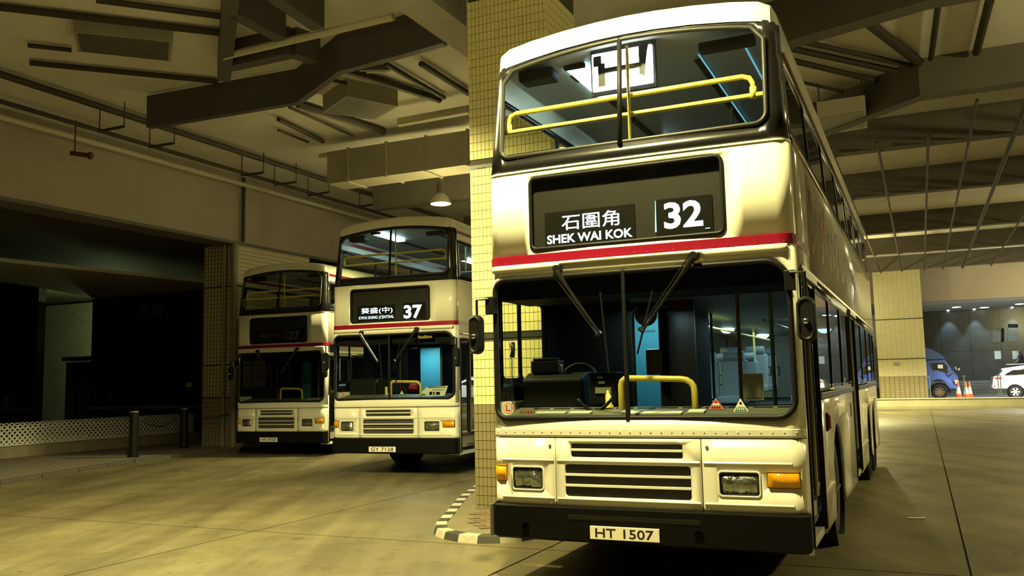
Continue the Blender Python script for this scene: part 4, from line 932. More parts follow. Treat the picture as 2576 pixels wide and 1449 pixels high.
# outer fascia and lower soffit beyond the terminal edge
ff = struct(abbox('wall_far_fascia', fascia_m, None, 51.6, 52.2, -34, 30, 5.36, 7.6)); ff['label'] = 'pale fascia over the far edge of the terminal'
fs_ = struct(abbox('ceiling_far', mat('far_soffit', (.50, .50, .46), .7), None, 52.2, 66, -34, 30, 5.36, 5.6)); fs_['label'] = 'pale grey soffit with downlights before the dark building'
slate = mat('slate_wall', (.060, .066, .070), .25, var=.25, scale=1.5)
fw = struct(abbox('wall_far', slate, None, 60, 60.4, -34, 30, .25, 5.6)); fw['label'] = 'dark slate wall of the far building washed by spotlights'
for k in range(22): abbox('slate_panel', slate, fw, 59.96, 60.0, -30 + k * 1.6, -28.42 + k * 1.6, 2.86, 5.36)
for k in range(22): abbox('slate_panel', slate, fw, 59.96, 60.0, -30 + k * 1.6, -28.42 + k * 1.6, .9, 2.84)
stp = empty('stone_steps', AB(58, -3.2, .25)); tag(stp, 'grey stone steps before the dark slate wall behind the white car', 'steps')
step_m = mat('step_stone', (.26, .27, .25), .7)
for k in range(5): undo(abbox('step', step_m, None, 57.2 + k * .5, 59.9, -30, .3, .25 + k * .17, .42 + k * .17 - .02), stp)
for (xs_, ww, hh, y, lb) in ((2510, .30, .55, 893, 'white notice left of the pair on the far slate wall'), (2555, .30, .55, 893, 'white notice beside the passer-by on the far slate wall')):
    c = ona(xs_, y, 59.93); d = -V2 * .17; h = Vector((0, 0, .24)); o_ = MB().hexa([c - d - h, c + d - h, c + d - h + U2*.02, c - d - h + U2*.02], [c - d + h, c + d + h, c + d + h + U2*.02, c - d + h + U2*.02]).build('notice', mat('notice_paper', (.72, .74, .72), .6), None); tag(o_, lb, 'notice', 'notices on the far wall')
for (x0, x1, y0, y1, lb) in ((2497, 2517, 826, 862, 'louvred vent on the far slate wall, left one'), (2536, 2561, 826, 860, 'louvred vent on the far slate wall, right one under a dark slot')):
    P = ona((x0 + x1)/2, y1, 59.94); R_ = empty('wall_louvre', P); tag(R_, lb, 'vent', 'louvres on the far wall')
    for k in range(7):
        ya = y0 + (y1 - y0) * k / 7; Q = [ona(x, y, 59.93) for (x, y) in ((x0, ya + 3.0), (x1, ya + 3.0), (x1, ya), (x0, ya))]; undo(MB().prism(Q, -U2 * .03).build('blade', mat('louvre_blade', (.22, .25, .25), .5), None), R_)
Q = [ona(x, y, 59.93) for (x, y) in ((2536, 824), (2561, 824), (2561, 815), (2536, 815))]; tag(MB().prism(Q, -U2 * .02).build('dark_slot', int_dark, None), 'dark slot above the right louvre on the far wall', 'vent')
Q = [ona(x, y, 59.93) for (x, y) in ((2519, 860), (2526, 860), (2526, 826), (2519, 826))]; tag(MB().prism(Q, -U2 * .02).build('dark_slot', int_dark, None), 'narrow dark recess between the louvres on the far wall', 'vent')
dl = emis('downlight_lens', (.85, .95, 1.0), 14)
for i, (px_, py_) in enumerate(((2406, 772), (2476, 773), (2564, 774), (2566, 764))):
    p = onz(px_, py_, 5.35); R_ = empty('downlight', p); tag(R_, ('square downlight in the far soffit, leftmost', 'square downlight in the far soffit, second from left', 'square downlight in the far soffit above the notices', 'square downlight in the far soffit at the right edge, nearest')[i], 'light', 'downlights in the far soffit')
    undo(MB().box(p.x - .17, p.x + .17, p.y - .17, p.y + .17, p.z - .03, p.z + .02).build('lens', dl, None), R_)
    undo(MB().box(p.x - .21, p.x + .21, p.y - .21, p.y + .21, p.z - .012, p.z + .03).build('trim', alu, None), R_)
    l = bpy.data.lights.new('downlight_beam', 'SPOT'); l.energy = 200; l.spot_size = math.radians(110); l.color = (.75, .92, 1.0); l.shadow_soft_size = .1
    lo = bpy.data.objects.new('downlight_beam', l); COL.objects.link(lo); lo.location = (p.x, p.y, p.z - .06); undo(lo, R_)
for i, (px_, py_) in enumerate(((2386, 790), (2452, 788), (2547, 786))):      # recessed wall washers close to the slate wall
    p = ona(px_, py_, 59.55); p.z = 5.30; R_ = empty('wall_washer', p); tag(R_, 'small recessed wall washer above the slate wall, %s from the left' % ORD[i], 'light', 'wall washers')
    undo(MB().lathe([(0, 0), (.05, 0), (.07, .05)], p, 12).build('lens', dl, None), R_)
    l = bpy.data.lights.new('washer_beam', 'SPOT'); l.energy = 240; l.spot_size = math.radians(62); l.spot_blend = .6; l.color = (.62, .88, 1.0); l.shadow_soft_size = .05
    lo = bpy.data.objects.new('washer_beam', l); COL.objects.link(lo); lo.location = p - Vector((0, 0, .04)); lo.rotation_euler = (math.radians(6), 0, ROTZ); undo(lo, R_)
# railing posts on the parapet
gp = mat('grey_green_post', (.14, .17, .15), .5)
for i, (px_, lb) in enumerate(((2335, 'grey twin rail post by the blue truck wheel'), (2425, 'grey rail post between the traffic cones'), (2513, 'grey twin rail post before the white car'))):
    b = ona(px_, 950, 44.35).dot(V2); R_ = empty('rail_post', AB(44.35, b, .46)); tag(R_, lb, 'post', 'rail posts on the parapet')
    for k in ((-.05, .05) if i != 1 else (0,)): undo(rod('upright', gp, [AB(44.35, b + k, .46), AB(44.35, b + k, 1.42)], .022), R_)
    undo(abbox('cap', gp, None, 44.31, 44.39, b - .07, b + .07, 1.40, 1.44), R_)
# traffic cones
orange = mat('orange_cone', (.75, .10, .02), .5); white_c = mat('cone_sleeve', (.75, .72, .62), .5)
for (px_, py_, a, lb) in ((2412, 993, 49.2, 'orange cone in front of the blue truck bumper'), (2431, 996, 48.6, 'orange cone with white sleeve, nearest of the three'), (2440, 991, 49.8, 'orange cone with white sleeve, rightmost of the three')):
    p = ona(px_, py_, a); p.z = .25; R_ = empty('traffic_cone', p); tag(R_, lb, 'cone', 'traffic cones by the truck')
    undo(MB().box(p.x-.19, p.x+.19, p.y-.19, p.y+.19, .25, .29).build('base', orange, None), R_)
    undo(MB().lathe([(.15, .04), (.115, .28)], p, 18).build('lower_cone', orange, None, smooth=True), R_)
    undo(MB().lathe([(.115, .28), (.065, .62)], p, 18).build('sleeve', white_c, None, smooth=True), R_)
    undo(MB().lathe([(.065, .62), (.03, .88), (.0, .89)], p, 18).build('tip', orange, None, smooth=True), R_)

# ------------------------------------------------------------------ pendant lamps
refl_m = mat('lamp_reflector', (.30, .31, .26), .35, .6); ballast_m = mat('lamp_ballast', (.05, .05, .045), .5)
disc_m = emis('lamp_disc', (1.0, .97, .74), 25)
def pendant(x, y, z, w, label):
    R_ = empty('pendant_lamp', (x, y, z)); tag(R_, label, 'lamp', 'pendant lamps of the terminal')
    MB().lathe([(.235, 0), (.245, .01), (.23, .07), (.18, .16), (.11, .23), (.09, .25)], (0, 0, 0), 28).build('reflector', refl_m, R_, smooth='auto', solid=.006)
    MB().lathe([(0, -.035), (.08, -.03), (.16, -.015), (.225, .012)], (0, 0, 0), 24).build('lens', disc_m, R_, smooth=True)
    MB().lathe([(0, .25), (.09, .25), (.095, .30), (.085, .50), (.06, .54), (0, .55)], (0, 0, 0), 18).build('ballast', ballast_m, R_, smooth='auto')
    MB().tube([(0, 0, .54), (0, 0, 7.29 - z)], .014, 8).build('stem', steel, R_)
    for s in (-.06, .06): MB().tube([(s, 0, .5), (s * .2, 0, .9)], .006, 6).build('stay', steel, R_)
    B('ceiling_plate', steel, R_, -.12, .12, -.06, .06, 7.22 - z, 7.29 - z)
    l = bpy.data.lights.new('lamp_beam', 'SPOT'); l.energy = w; l.spot_size = math.radians(147 if -4 < x < -3 else 138); l.spot_blend = .3; l.color = LAMP_COL if x < 25 else (.86, .96, 1.0); l.shadow_soft_size = .16
    lo = bpy.data.objects.new('lamp_beam', l); COL.objects.link(lo); lo.parent = R_; lo.location = (0, 0, -.06)
    l = bpy.data.lights.new('ceiling_fill', 'POINT'); l.energy = w * (.26 if 11 < x < 12 else .10 if x > 5 else .03 if x > 4 else .007); l.color = LAMP_COL; l.shadow_soft_size = .2  # extra point light added under the lens to brighten the ceiling
    lo = bpy.data.objects.new('ceiling_fill', l); COL.objects.link(lo); lo.parent = R_; lo.location = (0, 0, -.26)
for (x, y, z, w, lb_) in LAMPS: pendant(x, y, z, w, lb_)

# ------------------------------------------------------------------ the three buses
TL = lit_text
cfgA = dict(label='nearest double-decker bus showing route 32 with plate HT 1507', near=True, advert=True, slit=True, plate='HT 1507', plate_rect=(-.377, .174, .365, .465),
    dest=[('石圍角', TL, -.58, -.085, 2.815, 2.945, .004), ('SHEK WAI KOK', TL, -.712, .020, 2.712, 2.785, .022), ('32', TL, .28, .585, 2.745, 2.955, .028)],
    tubes=[(-.60, .55, 4.385, True), (-.60, 3.2, 4.385, True), (-.60, 6.5, 4.385, False), (.75, 6.5, 4.37, False)],
    domes=[(-.55, 4.6, True), (-.74, 7.6, True), (.6, 6.0, True), (.6, 9.0, True), (-.6, 10.2, True)],
    glow=[((-.45, 5.0, 2.30), 1.2, 1.2, 30), ((.2, 8.2, 2.30), 1.4, 2.5, 34), ((-.55, 1.05, 4.30), .5, 1.0, 3), ((-.3, 7.2, 4.30), 1.0, 1.5, 30), ((-.3, 1.15, 2.25), .25, .5, 7.0)])
bus1 = make_bus((2.0615, 6.3611), .4307, 0.0, cfgA)
cfgB = dict(label='middle double-decker bus showing route 37 with plate GY 7128 under the hanging lamp', near=False, plate='GY 7128', plate_rect=(-.445, .09, .36, .452), bp=.26,
    dest=[('葵盛(中)', TL, -.648, -.005, 2.815, 2.935, .0), ('KWAI SHING (CENTRAL', lit_text2, -.695, .025, 2.715, 2.785, .004), ('37', TL, .222, .585, 2.705, 2.945, .03)],
    tubes=[(-.55, .45, 4.385, True), (.8, 1.6, 4.37, True), (-.55, 4.5, 4.385, True)], domes=[(-.5, 4.6, True), (.6, 6.0, True)],
    glow=[((-.45, 5.0, 2.30), 1.2, 1.2, 30), ((0, 2.6, 4.30), 1.4, 2.5, 15), ((0, 1.15, 2.25), .4, .3, 14)])
bus2 = make_bus((-1.002, 15.328), .359, 0.05, cfgB)
cfgC = dict(label='farthest double-decker bus standing unlit with plate HN 9758', near=False, plate='HN 9758', plate_rect=(-.50, -.005, .365, .465),
    dest=[('葵盛(中)', dim_text, -.60, -.02, 2.79, 2.91, .0), ('KWAI SHING (CENTRAL', mat('fainter_lettering', (.035, .035, .028), .6), -.65, .02, 2.715, 2.77, .01), ('37', dim_text, .226, .53, 2.72, 2.93, .04)],
    tubes=[(-.55, .45, 4.385, False), (.8, 1.6, 4.37, False)], domes=[(-.5, 4.6, False)], glow=[])
bus3 = make_bus((-4.341, 20.33), .369, -0.04, cfgC)

# ---- extras of the nearest bus
U1 = bus1
def bp_(o): return o
# unidentified white shape behind the upper windscreen, built as a glowing panel
LB = empty('bright_shape', (0, 0, 0)); LB.parent = U1
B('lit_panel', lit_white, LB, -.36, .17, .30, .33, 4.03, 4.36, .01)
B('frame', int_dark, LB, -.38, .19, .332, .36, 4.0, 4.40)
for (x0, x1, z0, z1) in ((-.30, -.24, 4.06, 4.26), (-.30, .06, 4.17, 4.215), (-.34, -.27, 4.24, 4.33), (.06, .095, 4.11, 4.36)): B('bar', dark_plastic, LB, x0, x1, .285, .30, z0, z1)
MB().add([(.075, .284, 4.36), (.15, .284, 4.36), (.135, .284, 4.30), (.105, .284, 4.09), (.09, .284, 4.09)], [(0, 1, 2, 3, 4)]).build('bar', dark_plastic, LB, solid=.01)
for (x, z) in ((.86, 4.345), (.46, 4.362)): B('ceiling_gleam', emis('cyan_strip', (.25, .75, .95), .7), U1, x - .006, x + .006, .75, 8.0, z, z + .008)  # cyan reflection along the ceiling edge, put in as faintly glowing strips
# windscreen stickers
red_ink = mat('red_ink', (.45, .03, .03), .5); white_ink = mat('white_ink', (.75, .72, .62), .5); green_ink = mat('green_ink', (.03, .20, .10), .5); orange_ink = mat('orange_ink', (.60, .16, .08), .5); blue_ink = mat('blue_ink', (.05, .07, .25), .5)
def on_ws(x, z): return (x, fy(x, z) + .006, z)
S = empty('learner_sticker', (0, 0, 0)); S.parent = U1
for (r0, r1, m) in ((.056, .050, white_ink), (.048, .043, red_ink)):
    q = MB(); n = 28; q.grid([[on_ws(-1.092 + .92 * r_ * cos(2*pi*k/n), 1.371 + r_ * sin(2*pi*k/n)) for k in range(n + 1)] for r_ in (r0, r1)]); q.build('ring', m, S)
for (x0, x1, z0, z1) in ((-1.115, -1.100, 1.345, 1.40), (-1.115, -1.068, 1.345, 1.357)): MB().add([on_ws(x0, z0), on_ws(x1, z0), on_ws(x1, z1), on_ws(x0, z1)], [(0,1,2,3)]).build('letter', red_ink, S)
for (x0, x1, z0, z1) in ((-1.119, -1.113, 1.34, 1.404), ): MB().add([on_ws(x0, z0), on_ws(x1, z0), on_ws(x1, z1), on_ws(x0, z1)], [(0,1,2,3)]).build('letter_edge', white_ink, S)
text('fleet_number', 'AV441', red_ink, U1, lambda x, z: (x, .10, z), -1.025, -.885, 1.315, 1.35, .01)
for (cx, w, zb, zt, m_out, m_mid, m_low) in ((.628, .068, 1.345, 1.440, blue_ink, orange_ink, orange_ink), (.808, .056, 1.333, 1.430, white_ink, white_ink, green_ink)):
    T = empty('triangle_sticker', (0, 0, 0)); T.parent = U1
    def tri(k, m, nm, dy): MB().add([(cx - w * k, .012 + dy, zb + (1 - k) * .03), (cx + w * k, .012 + dy, zb + (1 - k) * .03), (cx, .012 + dy, zt - (1 - k) * .06)], [(0,1,2)]).build(nm, m, T)
    tri(1.0, m_out, 'border', 0); tri(.86, m_mid, 'field', -.001)
    MB().add([(cx - w * .75, .0105, zb + .006), (cx + w * .75, .0105, zb + .006), (cx + w * .55, .0105, zb + .03), (cx - w * .55, .0105, zb + .03)], [(0,1,2,3)]).build('band', m_low, T)
    MB().add([(cx - w * .42, .0100, zb + .036), (cx + w * .42, .0100, zb + .036), (cx + w * .34, .0100, zb + .048), (cx - w * .34, .0100, zb + .048)], [(0,1,2,3)]).build('panel', white_ink, T)
    for k in range(4): MB().add([(cx - w*.5 + k * w * .27, .0098, zb + .011), (cx - w*.5 + k * w*.27 + w*.16, .0098, zb + .011), (cx - w*.5 + k * w*.27 + w*.16, .0098, zb + .026), (cx - w*.5 + k*w*.27, .0098, zb + .026)], [(0,1,2,3)]).build('mark', white_ink if m_low is green_ink else int_dark, T)
    MB().lathe([(0, 0), (.010, 0)], (cx, .0098, zb + .060), 12, 'y').build('mark', red_ink if m_out is blue_ink else dark_plastic, T)
# handset with coiled cord, radio, notice frame, bag
Hs = empty('radio_handset', (0, 0, 0)); Hs.parent = U1
MB().tube([(-1.16, .28, 1.80), (-1.145, .27, 1.86), (-1.16, .28, 1.92)], [.022, .018, .026], 10).build('receiver', dark_plastic, Hs, smooth=True)
MB().tube([(-1.165 + .010 * cos(k * 1.25), .28 + .010 * sin(k * 1.25), 1.80 - k * .0032) for k in range(140)], .0028, 5).build('coiled_cord', rubber, Hs)
Rd = empty('ticket_machine', (0, 0, 0)); Rd.parent = U1
B('body', dark_plastic, Rd, -1.12, -.86, .58, .74, 1.66, 1.77, .012); B('cap', rubber, Rd, -1.10, -.88, .58, .70, 1.77, 1.79, .008); MB().tube([(-.86, .6, 1.74), (-.82, .58, 1.72), (-.83, .6, 1.66)], .006, 6).build('cable', yellow_rail, Rd)
for (x0, z0, x1, z1) in ((-.45, 1.60, -.40, 1.615), (-.44, 1.555, -.385, 1.575), (-.47, 1.475, -.33, 1.525)): B('fare_label', mat('fare_label', (.30, .28, .18), .5), U1, x0, x1, .438, .448, z0, z1)
MB().tube([(-.60 + .30 * k / 12, .36, 1.43 - .10 * sin(pi * k / 12)) for k in range(13)], .014, 8).build('cable_loop', rubber, U1, smooth=True)
NF = empty('notice_frame', (0, 0, 0)); NF.parent = U1
B('backing', alu, NF, .745, .905, .48, .495, 1.40, 1.61, .004); B('sheet', mat('faded_sheet', (.30, .28, .20), .6), NF, .765, .885, .474, .479, 1.425, 1.585)
B('paddle', brown_panel, U1, -.11, .02, .74, .78, 1.62, 1.84, .012)
MB().lathe([(0, -.02), (.09, 0), (.10, .05), (.03, .10), (0, .10)], (-.10, .72, 2.14), 16, 'y').build('fan_head', dark_plastic, U1, smooth=True)
text('panel_lettering', '請勿與車長談話', mat('panel_ink', (.03, .10, .14), .5), U1, lambda x, z: (x, 1.617, z), -.40, -.26, 2.03, 2.055, 0)
# loose papers and a cup on the dashboard
def paper(name, x, y, w, d, rot, label, h=.004, m=paper_m, cat='paper'):
    z = 1.30 + (y - .12) * .1765 + .004
    o_ = MB().box(-w/2, w/2, -d/2, d/2, 0, h).build(name, m, None); q = bus1.matrix_basis if False else None
    p = Vector((x, y, z)); c, s = cos(-YAW), sin(-YAW); b0 = Vector(bus1.location)
    o_.location = b0 + Vector((p.x * c - p.y * s, p.x * s + p.y * c, p.z)); o_.rotation_euler = (math.atan(.1765), 0, -YAW + rot); tag(o_, label, cat, 'papers on the dashboard')
    return o_
for (x, y, w, d, rot, lb) in ((-.78, .20, .26, .05, .05, 'white paper strip on the dashboard near the round sticker'), (-.52, .20, .19, .07, -.05, 'white folded note on the dashboard left of the divider'), (.12, .18, .42, .08, -.03, 'long white envelope on the dashboard right of the divider'), (.43, .23, .13, .10, 0, 'small square white card on the dashboard before the triangle stickers'), (-.12, .22, .10, .05, .2, 'crumpled white scrap on the dashboard beside the divider')):
    paper('paper', x, y, w, d, rot, lb, .012)
# extras of the middle bus
SB = B('route_sign', int_dark, bus2, .50, .80, .035, .045, 2.325, 2.405)
text('sign_lettering', 'RoadShow', mat('yellow_ink', (.75, .50, .08), .5, emit=(.8, .5, .05), estr=.15), SB, lambda x, z: (x, .0335, z), .515, .785, 2.34, 2.392, .02)
bd = MB().hexa([(.50, .16, 1.325), (.98, .10, 1.325), (.98, .12, 1.325), (.50, .18, 1.325)], [(.56, .22, 1.475), (1.02, .16, 1.50), (1.02, .18, 1.50), (.56, .24, 1.475)]).build('route_board', paper_m, bus2)
for (x0, x1, z0, z1, m) in ((.66, .72, 1.345, 1.40, int_dark), (.74, .77, 1.345, 1.40, int_dark), (.80, .88, 1.345, 1.395, int_dark), (.72, .95, 1.425, 1.435, blue_ink), (.62, .98, 1.47, 1.482, red_ink)):
    f_ = lambda x, z: .16 - (x - .5) * .125 + (z - 1.325) * .38 - .006
    MB().add([(x0, f_(x0, z0), z0), (x1, f_(x1, z0), z0), (x1, f_(x1, z1), z1), (x0, f_(x0, z1), z1)], [(0,1,2,3)]).build('board_mark', m, bd)
for (cx, m) in ((.18, green_ink), (.60, green_ink)):
    MB().add([(cx - .06, .03, 1.335), (cx + .06, .03, 1.335), (cx, .03, 1.435)], [(0,1,2)]).build('triangle_sticker', white_ink, bus2); MB().add([(cx - .05, .028, 1.34), (cx + .05, .028, 1.34), (cx + .035, .028, 1.365), (cx - .035, .028, 1.365)], [(0,1,2,3)]).build('sticker_band', m, bus2)
q = MB(); q.lathe([(.055, 0), (.045, 0)], (-1.08, .05, 1.37), 20, 'y'); q.build('ring_sticker', red_ink, bus2)
B('red_bag', mat('red_cloth', (.30, .02, .03), .8), bus2, -.02, .16, .62, .75, 1.38, 1.55, .05)

# ------------------------------------------------------------------ litter
p = onz(2305, 1305, 0); q = MB()
rows = []
for (t, w) in ((-.095, .010), (-.05, .016), (0, .015), (.05, .017), (.095, .012)): rows.append([(t, -w, .004 + .05 * abs(t)), (t, 0, .012 + .03 * abs(t)), (t, w, .003)])
q.grid(rows); o_ = q.build('paper_scrap', mat('straw_paper', (.62, .55, .33), .7), None, solid=.003); o_.location = p; o_.rotation_euler = (0, 0, -.15); tag(o_, 'curled scrap of pale paper on the floor right of the nearest bus', 'litter')

# ------------------------------------------------------------------ vehicles at the far right
def on_plane(px, py, a): P = ona(px, py, a); return (-P.dot(V2), P.z)       # (to the right, up)
def zm(x, y): return (2300 + x / 7.627, 840 + y / 7.627)
def side_poly(pts, a): return [on_plane(*zm(*p), a) for p in pts]
def W3(r, a, z): return AB(a, -r, z)
def slab_body(name, m, parent_, poly, a0, a1, inset_=0.0, bev=.05, taper=None):
    """outline (right, up) carried across the vehicle's width with tumblehome"""
    n = len(poly); q = MB(); rings = []
    zmin = min(z for _, z in poly); zmax = max(z for _, z in poly); cr = sum(r for r, _ in poly) / n
    for (t, k) in ((0.0, .10), (.06, .02), (.5, 0), (.94, .02), (1.0, .10)):
        ring = []
        for (r, z) in poly:
            up_ = max(0, (z - taper[0]) / (taper[1] - taper[0])) if taper else 0
            aa = a0 + (a1 - a0) * t; mid = (a0 + a1) / 2; aa = mid + (aa - mid) * (1 - .16 * up_)
            ring.append(W3(r + (cr - r) * k * .25, aa, z + ((zmin + zmax) / 2 - z) * k * .25))
        rings.append(ring)
    q.v = [v for R_ in rings for v in R_]
    for i in range(4):
        for j in range(n): q.f.append((i*n + j, i*n + (j+1) % n, (i+1)*n + (j+1) % n, (i+1)*n + j))
    q.f += [tuple(range(n))[::-1], tuple(4*n + j for j in range(n))]
    o_ = q.build(name, m, None, weld=True); return undo(o_, parent_) if parent_ else o_
def plate_on(name, m, par, poly, a, th=.02): return undo(MB().prism([W3(r, a, z) for (r, z) in poly], U2 * -th).build(name, m, None), par)
def wheel(par, r, z, a, R0, m_hub, spokes):
    Wh = empty('wheel', W3(r, a, z)); undo(Wh, par)
    M_ = Matrix.Translation(W3(r, a, z)) @ Matrix.Rotation(ROTZ, 4, 'Z')
    def lw(prof, nm, m):
        q = MB().lathe(prof, (0, 0, 0), 28, 'y'); q.v = [tuple(M_ @ Vector(v)) for v in q.v]; o_ = q.build(nm, m, None, smooth='auto'); o_.parent = Wh; o_.matrix_parent_inverse = Matrix.Translation(-W3(r, a, z)); return o_
    lw([(R0*.62, 0), (R0*.9, -.01), (R0, .03), (R0, .2), (R0*.9, .22)], 'tyre', tyre_m)
    lw([(0, .0), (R0*.18, 0), (R0*.2, .04), (R0*.55, .05), (R0*.6, .0), (R0*.66, .01)], 'rim', m_hub)
    q = MB()
    for k in range(spokes):
        t = 2*pi*k/spokes; d = Vector((cos(t), 0, sin(t))); n_ = Vector((-sin(t), 0, cos(t)))
        q.hexa([d*R0*.12 - n_*.03, d*R0*.12 + n_*.03, d*R0*.12 + n_*.03 + Vector((0,.03,0)), d*R0*.12 - n_*.03 + Vector((0,.03,0))], [d*R0*.6 - n_*.05 - Vector((0,.01,0)), d*R0*.6 + n_*.05 - Vector((0,.01,0)), d*R0*.6 + n_*.05 + Vector((0,.03,0)), d*R0*.6 - n_*.05 + Vector((0,.03,0))])
    q.v = [tuple(M_ @ Vector(v)) for v in q.v]; o_ = q.build('spokes', m_hub, None); o_.parent = Wh; o_.matrix_parent_inverse = Matrix.Translation(-W3(r, a, z))
TA = 50.2
tr_blue = mat('blue_truck_paint', (.09, .15, .46), .3, coat=.5)
trk = empty('delivery_truck', W3(on_plane(2340, 1000, TA)[0], TA, .25)); tag(trk, 'blue cab truck with roof fairing partly hidden by the far column', 'truck')
cabp = side_poly([(150,540), (250,505), (400,500), (590,490), (625,545), (730,700), (835,815), (852,900), (862,985), (850,1062), (690,1050), (640,1000), (600,930), (540,880), (440,870), (350,900), (310,980), (300,1060), (150,1060)], TA)
slab_body('cab', tr_blue, trk, cabp, TA, TA + 1.75, taper=(on_plane(*zm(0, 800), TA)[1], on_plane(*zm(0, 490), TA)[1]))
fair = side_poly([(150,245), (180,250), (300,285), (430,340), (530,405), (585,462), (585,480), (400,480), (240,490), (150,500)], TA)
slab_body('roof_fairing', tr_blue, trk, fair, TA + .1, TA + 1.65, taper=(on_plane(*zm(0, 490), TA)[1], on_plane(*zm(0, 245), TA)[1]))
plate_on('side_window', mat('truck_glass', (.05, .045, .035), .1), trk, side_poly([(330,565), (565,550), (630,610), (700,735), (705,770), (600,745), (345,690)], TA + .12), TA + .12, .06)
plate_on('window_paper', paper_m, trk, side_poly([(445,590), (548,590), (548,665), (450,660)], TA + .05), TA + .04, .01)
plate_on('windscreen', mat('truck_glass', (.05, .045, .035), .1), trk, side_poly([(640,545), (660,545), (830,790), (815,800)], TA + .3), TA + .3, .02)
plate_on('headlamp', mat('truck_lamp', (.70, .55, .35), .2), trk, side_poly([(768,885), (845,880), (850,950), (790,960)], TA - .02), TA - .005, .03)
plate_on('bumper', dark_plastic, trk, side_poly([(640,1045), (850,1058), (800,1080), (660,1130), (630,1100)], TA + .05), TA + .05, .03)
box_m = mat('truck_box', (.05, .055, .065), .5)
r0 = on_plane(*zm(200, 500), TA)[0]
zt = on_plane(*zm(175, 240), TA)[1]
q = MB().hexa([W3(r0 - 3.6, TA, .85), W3(r0 - .05, TA, .85), W3(r0 - .05, TA + 1.85, .85), W3(r0 - 3.6, TA + 1.85, .85)], [W3(r0 - 3.6, TA, zt), W3(r0 - .05, TA, zt), W3(r0 - .05, TA + 1.85, zt), W3(r0 - 3.6, TA + 1.85, zt)]); undo(q.build('cargo_box', box_m, None, bevel=.03), trk)
wr_, wz_ = on_plane(*zm(488, 1110), TA)
wheel(trk, wr_, .25 + .375, TA - .05, .375, mat('rusty_hub', (.30, .22, .11), .5, .4), 8); wheel(trk, wr_ - 2.6, .25 + .375, TA - .05, .375, mat('rusty_hub', (.30, .22, .11), .5, .4), 8)
plate_on('arch', int_dark, trk, [(wr_ + .48 * cos(t), .625 + .48 * sin(t)) for t in [pi * k / 14 for k in range(15)]], TA + .02, .03)
mz = lambda x, y: W3(on_plane(*zm(x, y), TA)[0], TA - .18, on_plane(*zm(x, y), TA)[1])
undo(rod('mirror_arm', steel, [W3(on_plane(*zm(740, 690), TA)[0], TA + .12, on_plane(*zm(740, 690), TA)[1]), mz(785, 640), mz(800, 680), mz(840, 690)], .02), trk)
undo(rod('mirror_head', mat('truck_mirror', (.35, .30, .18), .3), [mz(835, 670), mz(860, 695)], .06), trk)
# white estate car
CA = 50.4
car_w = mat('white_car_paint', (.82, .80, .74), .25, coat=.6)
car = empty('estate_car', W3(on_plane(2550, 1000, CA)[0], CA, .25)); tag(car, 'white estate car cut off by the right edge of the picture', 'car')
rb_, zb0 = on_plane(*zm(1475, 1000), CA); _, zb1 = on_plane(*zm(0, 1075), CA); _, zrf = on_plane(*zm(0, 640), CA); _, zbl = on_plane(*zm(0, 800), CA)
body = [on_plane(*zm(*p_), CA) for p_ in ((1500,1060), (1480,1000), (1490,930), (1505,840), (1520,815), (1620,800), (1900,795))]
body += [(rb_ + 2.9, zbl), (rb_ + 3.3, zbl - .06), (rb_ + 4.3, zbl - .18), (rb_ + 4.68, zbl - .36), (rb_ + 4.75, zb0), (rb_ + 4.68, zb1), (rb_ + .1, zb1)]
slab_body('body', car_w, car, body, CA, CA + 1.82)
cabin = [on_plane(*zm(*p_), CA) for p_ in ((1600,805), (1640,770), (1700,700), (1668,685), (1672,668), (1760,652), (1860,640))] + [(rb_ + 1.6, zrf - .02), (rb_ + 2.3, zrf + .0), (rb_ + 3.35, zbl)]
slab_body('cabin', car_w, car, cabin, CA + .05, CA + 1.77, taper=(zbl, zrf))
plate_on('side_window', mat('car_glass', (.02, .018, .015), .08), car, [on_plane(*zm(*p_), CA) for p_ in ((1735,780), (1850,715), (1905,690), (2050,686))] + [(rb_ + 2.15, zrf - .10), (rb_ + 2.95, zbl + .02), on_plane(*zm(1760, 793), CA)], CA + .13, .09)
for r_ in (rb_ + 1.45, rb_ + 2.2): plate_on('window_pillar', car_w, car, [(r_, zbl), (r_ + .05, zbl), (r_ + .05, zrf - .08), (r_, zrf - .08)], CA + .10, .03)
plate_on('tail_lamp', mat('tail_lamp', (.45, .05, .05), .2), car, side_poly([(1545,840), (1580,828), (1700,842), (1660,862), (1560,862)], CA), CA - .005, .02)
plate_on('rear_reflector', red_ink, car, side_poly([(1537,985), (1553,985), (1553,1030), (1537,1030)], CA), CA - .005, .01)
plate_on('sill', dark_plastic, car, side_poly([(1480,1040), (1760,1085), (1770,1110), (1500,1075)], CA), CA + .02, .03)
crr, _ = on_plane(*zm(1940, 1095), CA)
for r_ in (crr, crr + 2.75):
    plate_on('arch', int_dark, car, [(r_ + .38 * cos(t), .57 + .38 * sin(t)) for t in [2*pi * k / 24 for k in range(24)]], CA - .0, .01)
    wheel(car, r_, .25 + .32, CA - .03, .32, mat('alloy_wheel', (.70, .68, .62), .3, .5), 6)
undo(rod('roof_rail', steel, [W3(rb_ + .75, CA + .2, zrf + .03), W3(rb_ + 2.2, CA + .2, zrf + .04)], .02), car)

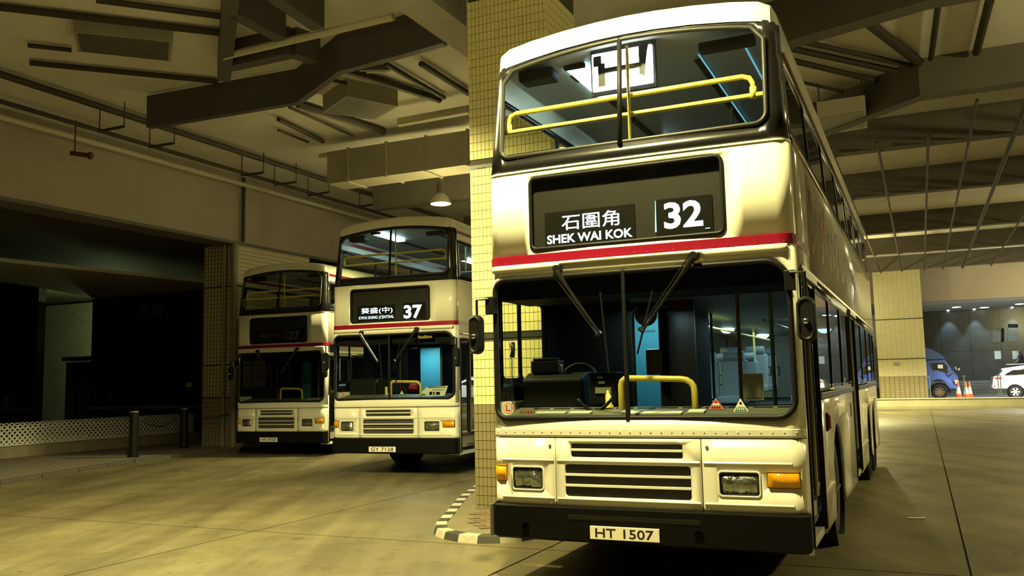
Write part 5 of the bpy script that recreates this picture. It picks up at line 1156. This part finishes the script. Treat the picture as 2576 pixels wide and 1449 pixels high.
# ------------------------------------------------------------------ passer-by at the right edge
def person(base, rz, H, label):
    R_ = empty('person', base, rz); tag(R_, label, 'person'); k = H / 1.7
    J = [((0, 0, .93), .15), ((0, .01, 1.12), .14), ((0, .02, 1.32), .155), ((0, .02, 1.43), .09), ((0, .03, 1.50), .055), ((0, .04, 1.56), .07), ((0, .05, 1.63), .092), ((0, .04, 1.70), .06)]
    E_ = [(i, i + 1) for i in range(7)]
    def ch(start, pts):
        prev = start
        for p_ in pts: J.append(p_); E_.append((prev, len(J) - 1)); prev = len(J) - 1
    for s in (-1, 1):
        ch(0, [((s*.10, 0, .88), .11), ((s*.11, .02, .50), .065), ((s*.11, -.02, .10), .045), ((s*.11, .0, .05), .045), ((s*.11, .13, .035), .035)])
        ch(2, [((s*.17, .01, 1.38), .065), ((s*.235, .02, 1.12), .045), ((s*.20, .20, 1.00), .036), ((s*.17, .27, .99), .03), ((s*.16, .33, .985), .022)])
    me = bpy.data.meshes.new('body'); me.from_pydata([(x*k, y*k, z*k) for ((x, y, z), r) in J], E_, []); o_ = bpy.data.objects.new('body', me); COL.objects.link(o_); o_.parent = R_
    md = o_.modifiers.new('skin', 'SKIN'); sv = me.skin_vertices[0].data
    for i, (_, r) in enumerate(J): sv[i].radius = (r*k, r*k)
    sv[0].use_root = True
    o_.modifiers.new('sub', 'SUBSURF').levels = 1; me.materials.append(mat('dark_clothes', (.05, .045, .05), .8))
    def hd(nm, m, prof, c): MB().lathe(prof, c, 16).build(nm, m, R_, smooth=True)
    skin = mat('skin', (.45, .28, .18), .6)
    hd('head', skin, [(0, -.115), (.05, -.105), (.078, -.05), (.086, .0), (.08, .06), (.05, .10), (0, .115)], (0, .05*k, 1.60*k))
    hd('hair', mat('brown_hair', (.16, .11, .06), .7), [(.088, .0), (.094, .05), (.075, .105), (.04, .13), (0, .135)], (0, .042*k, 1.60*k))
    for s in (-1, 1):
        MB().tube([(s*.235*k, .02*k, 1.14*k), (s*.20*k, .20*k, 1.0*k), (s*.17*k, .27*k, .99*k)], [.05, .04, .032], 8).build('forearm', skin, R_, smooth=True)
        for j in range(4): MB().tube([(s*(.15 + .013*j)*k, .29*k, (.985 + .002*j)*k), (s*(.148 + .012*j)*k, .34*k, .975*k), (s*(.148 + .012*j)*k, .365*k, .955*k)], .0075, 6).build('finger', skin, R_)
        MB().tube([(s*.145*k, .275*k, .99*k), (s*.125*k, .315*k, .985*k)], .009, 6).build('thumb', skin, R_)
    for s in (-.03, .03): MB().lathe([(0, .004), (.009, .003), (.01, 0)], (s, .05*k + .078, 1.61*k), 8, 'y').build('eye', int_dark, R_)
    MB().tube([(0, .05*k + .08, 1.605*k), (0, .05*k + .10, 1.585*k)], [.007, .012], 6).build('nose', skin, R_)
p = ona(2568, 900, 59.5); person((p.x, p.y, 1.08), ROTZ + 1.2, 1.76, 'person in dark clothes on the top step above the white car at the right edge')

# ------------------------------------------------------------------ lamp inside the dim recess
RL = empty('bulkhead_lamp', AB(25.4, 29.6, 4.6)); tag(RL, 'small bulkhead lamp lighting the green wall of the recess, above the cabinet', 'lamp')
MB().lathe([(0, -.08), (.10, -.06), (.14, 0)], (0, 0, 0), 16).build('diffuser', emis('recess_diffuser', (.85, 1.0, .45), 3), RL, smooth=True)
MB().lathe([(.15, 0), (.15, .05), (0, .05)], (0, 0, 0), 16).build('base', dark_plastic, RL)
MB().tube([(0, 0, .05), (0, 0, 1.0)], .02, 8).build('stem', dark_plastic, RL)
l = bpy.data.lights.new('recess_light', 'POINT'); l.energy = 230; l.color = (.82, 1.0, .42); l.shadow_soft_size = .12
lo = bpy.data.objects.new('recess_light', l); COL.objects.link(lo); lo.parent = RL; lo.location = (0, 0, -.22)
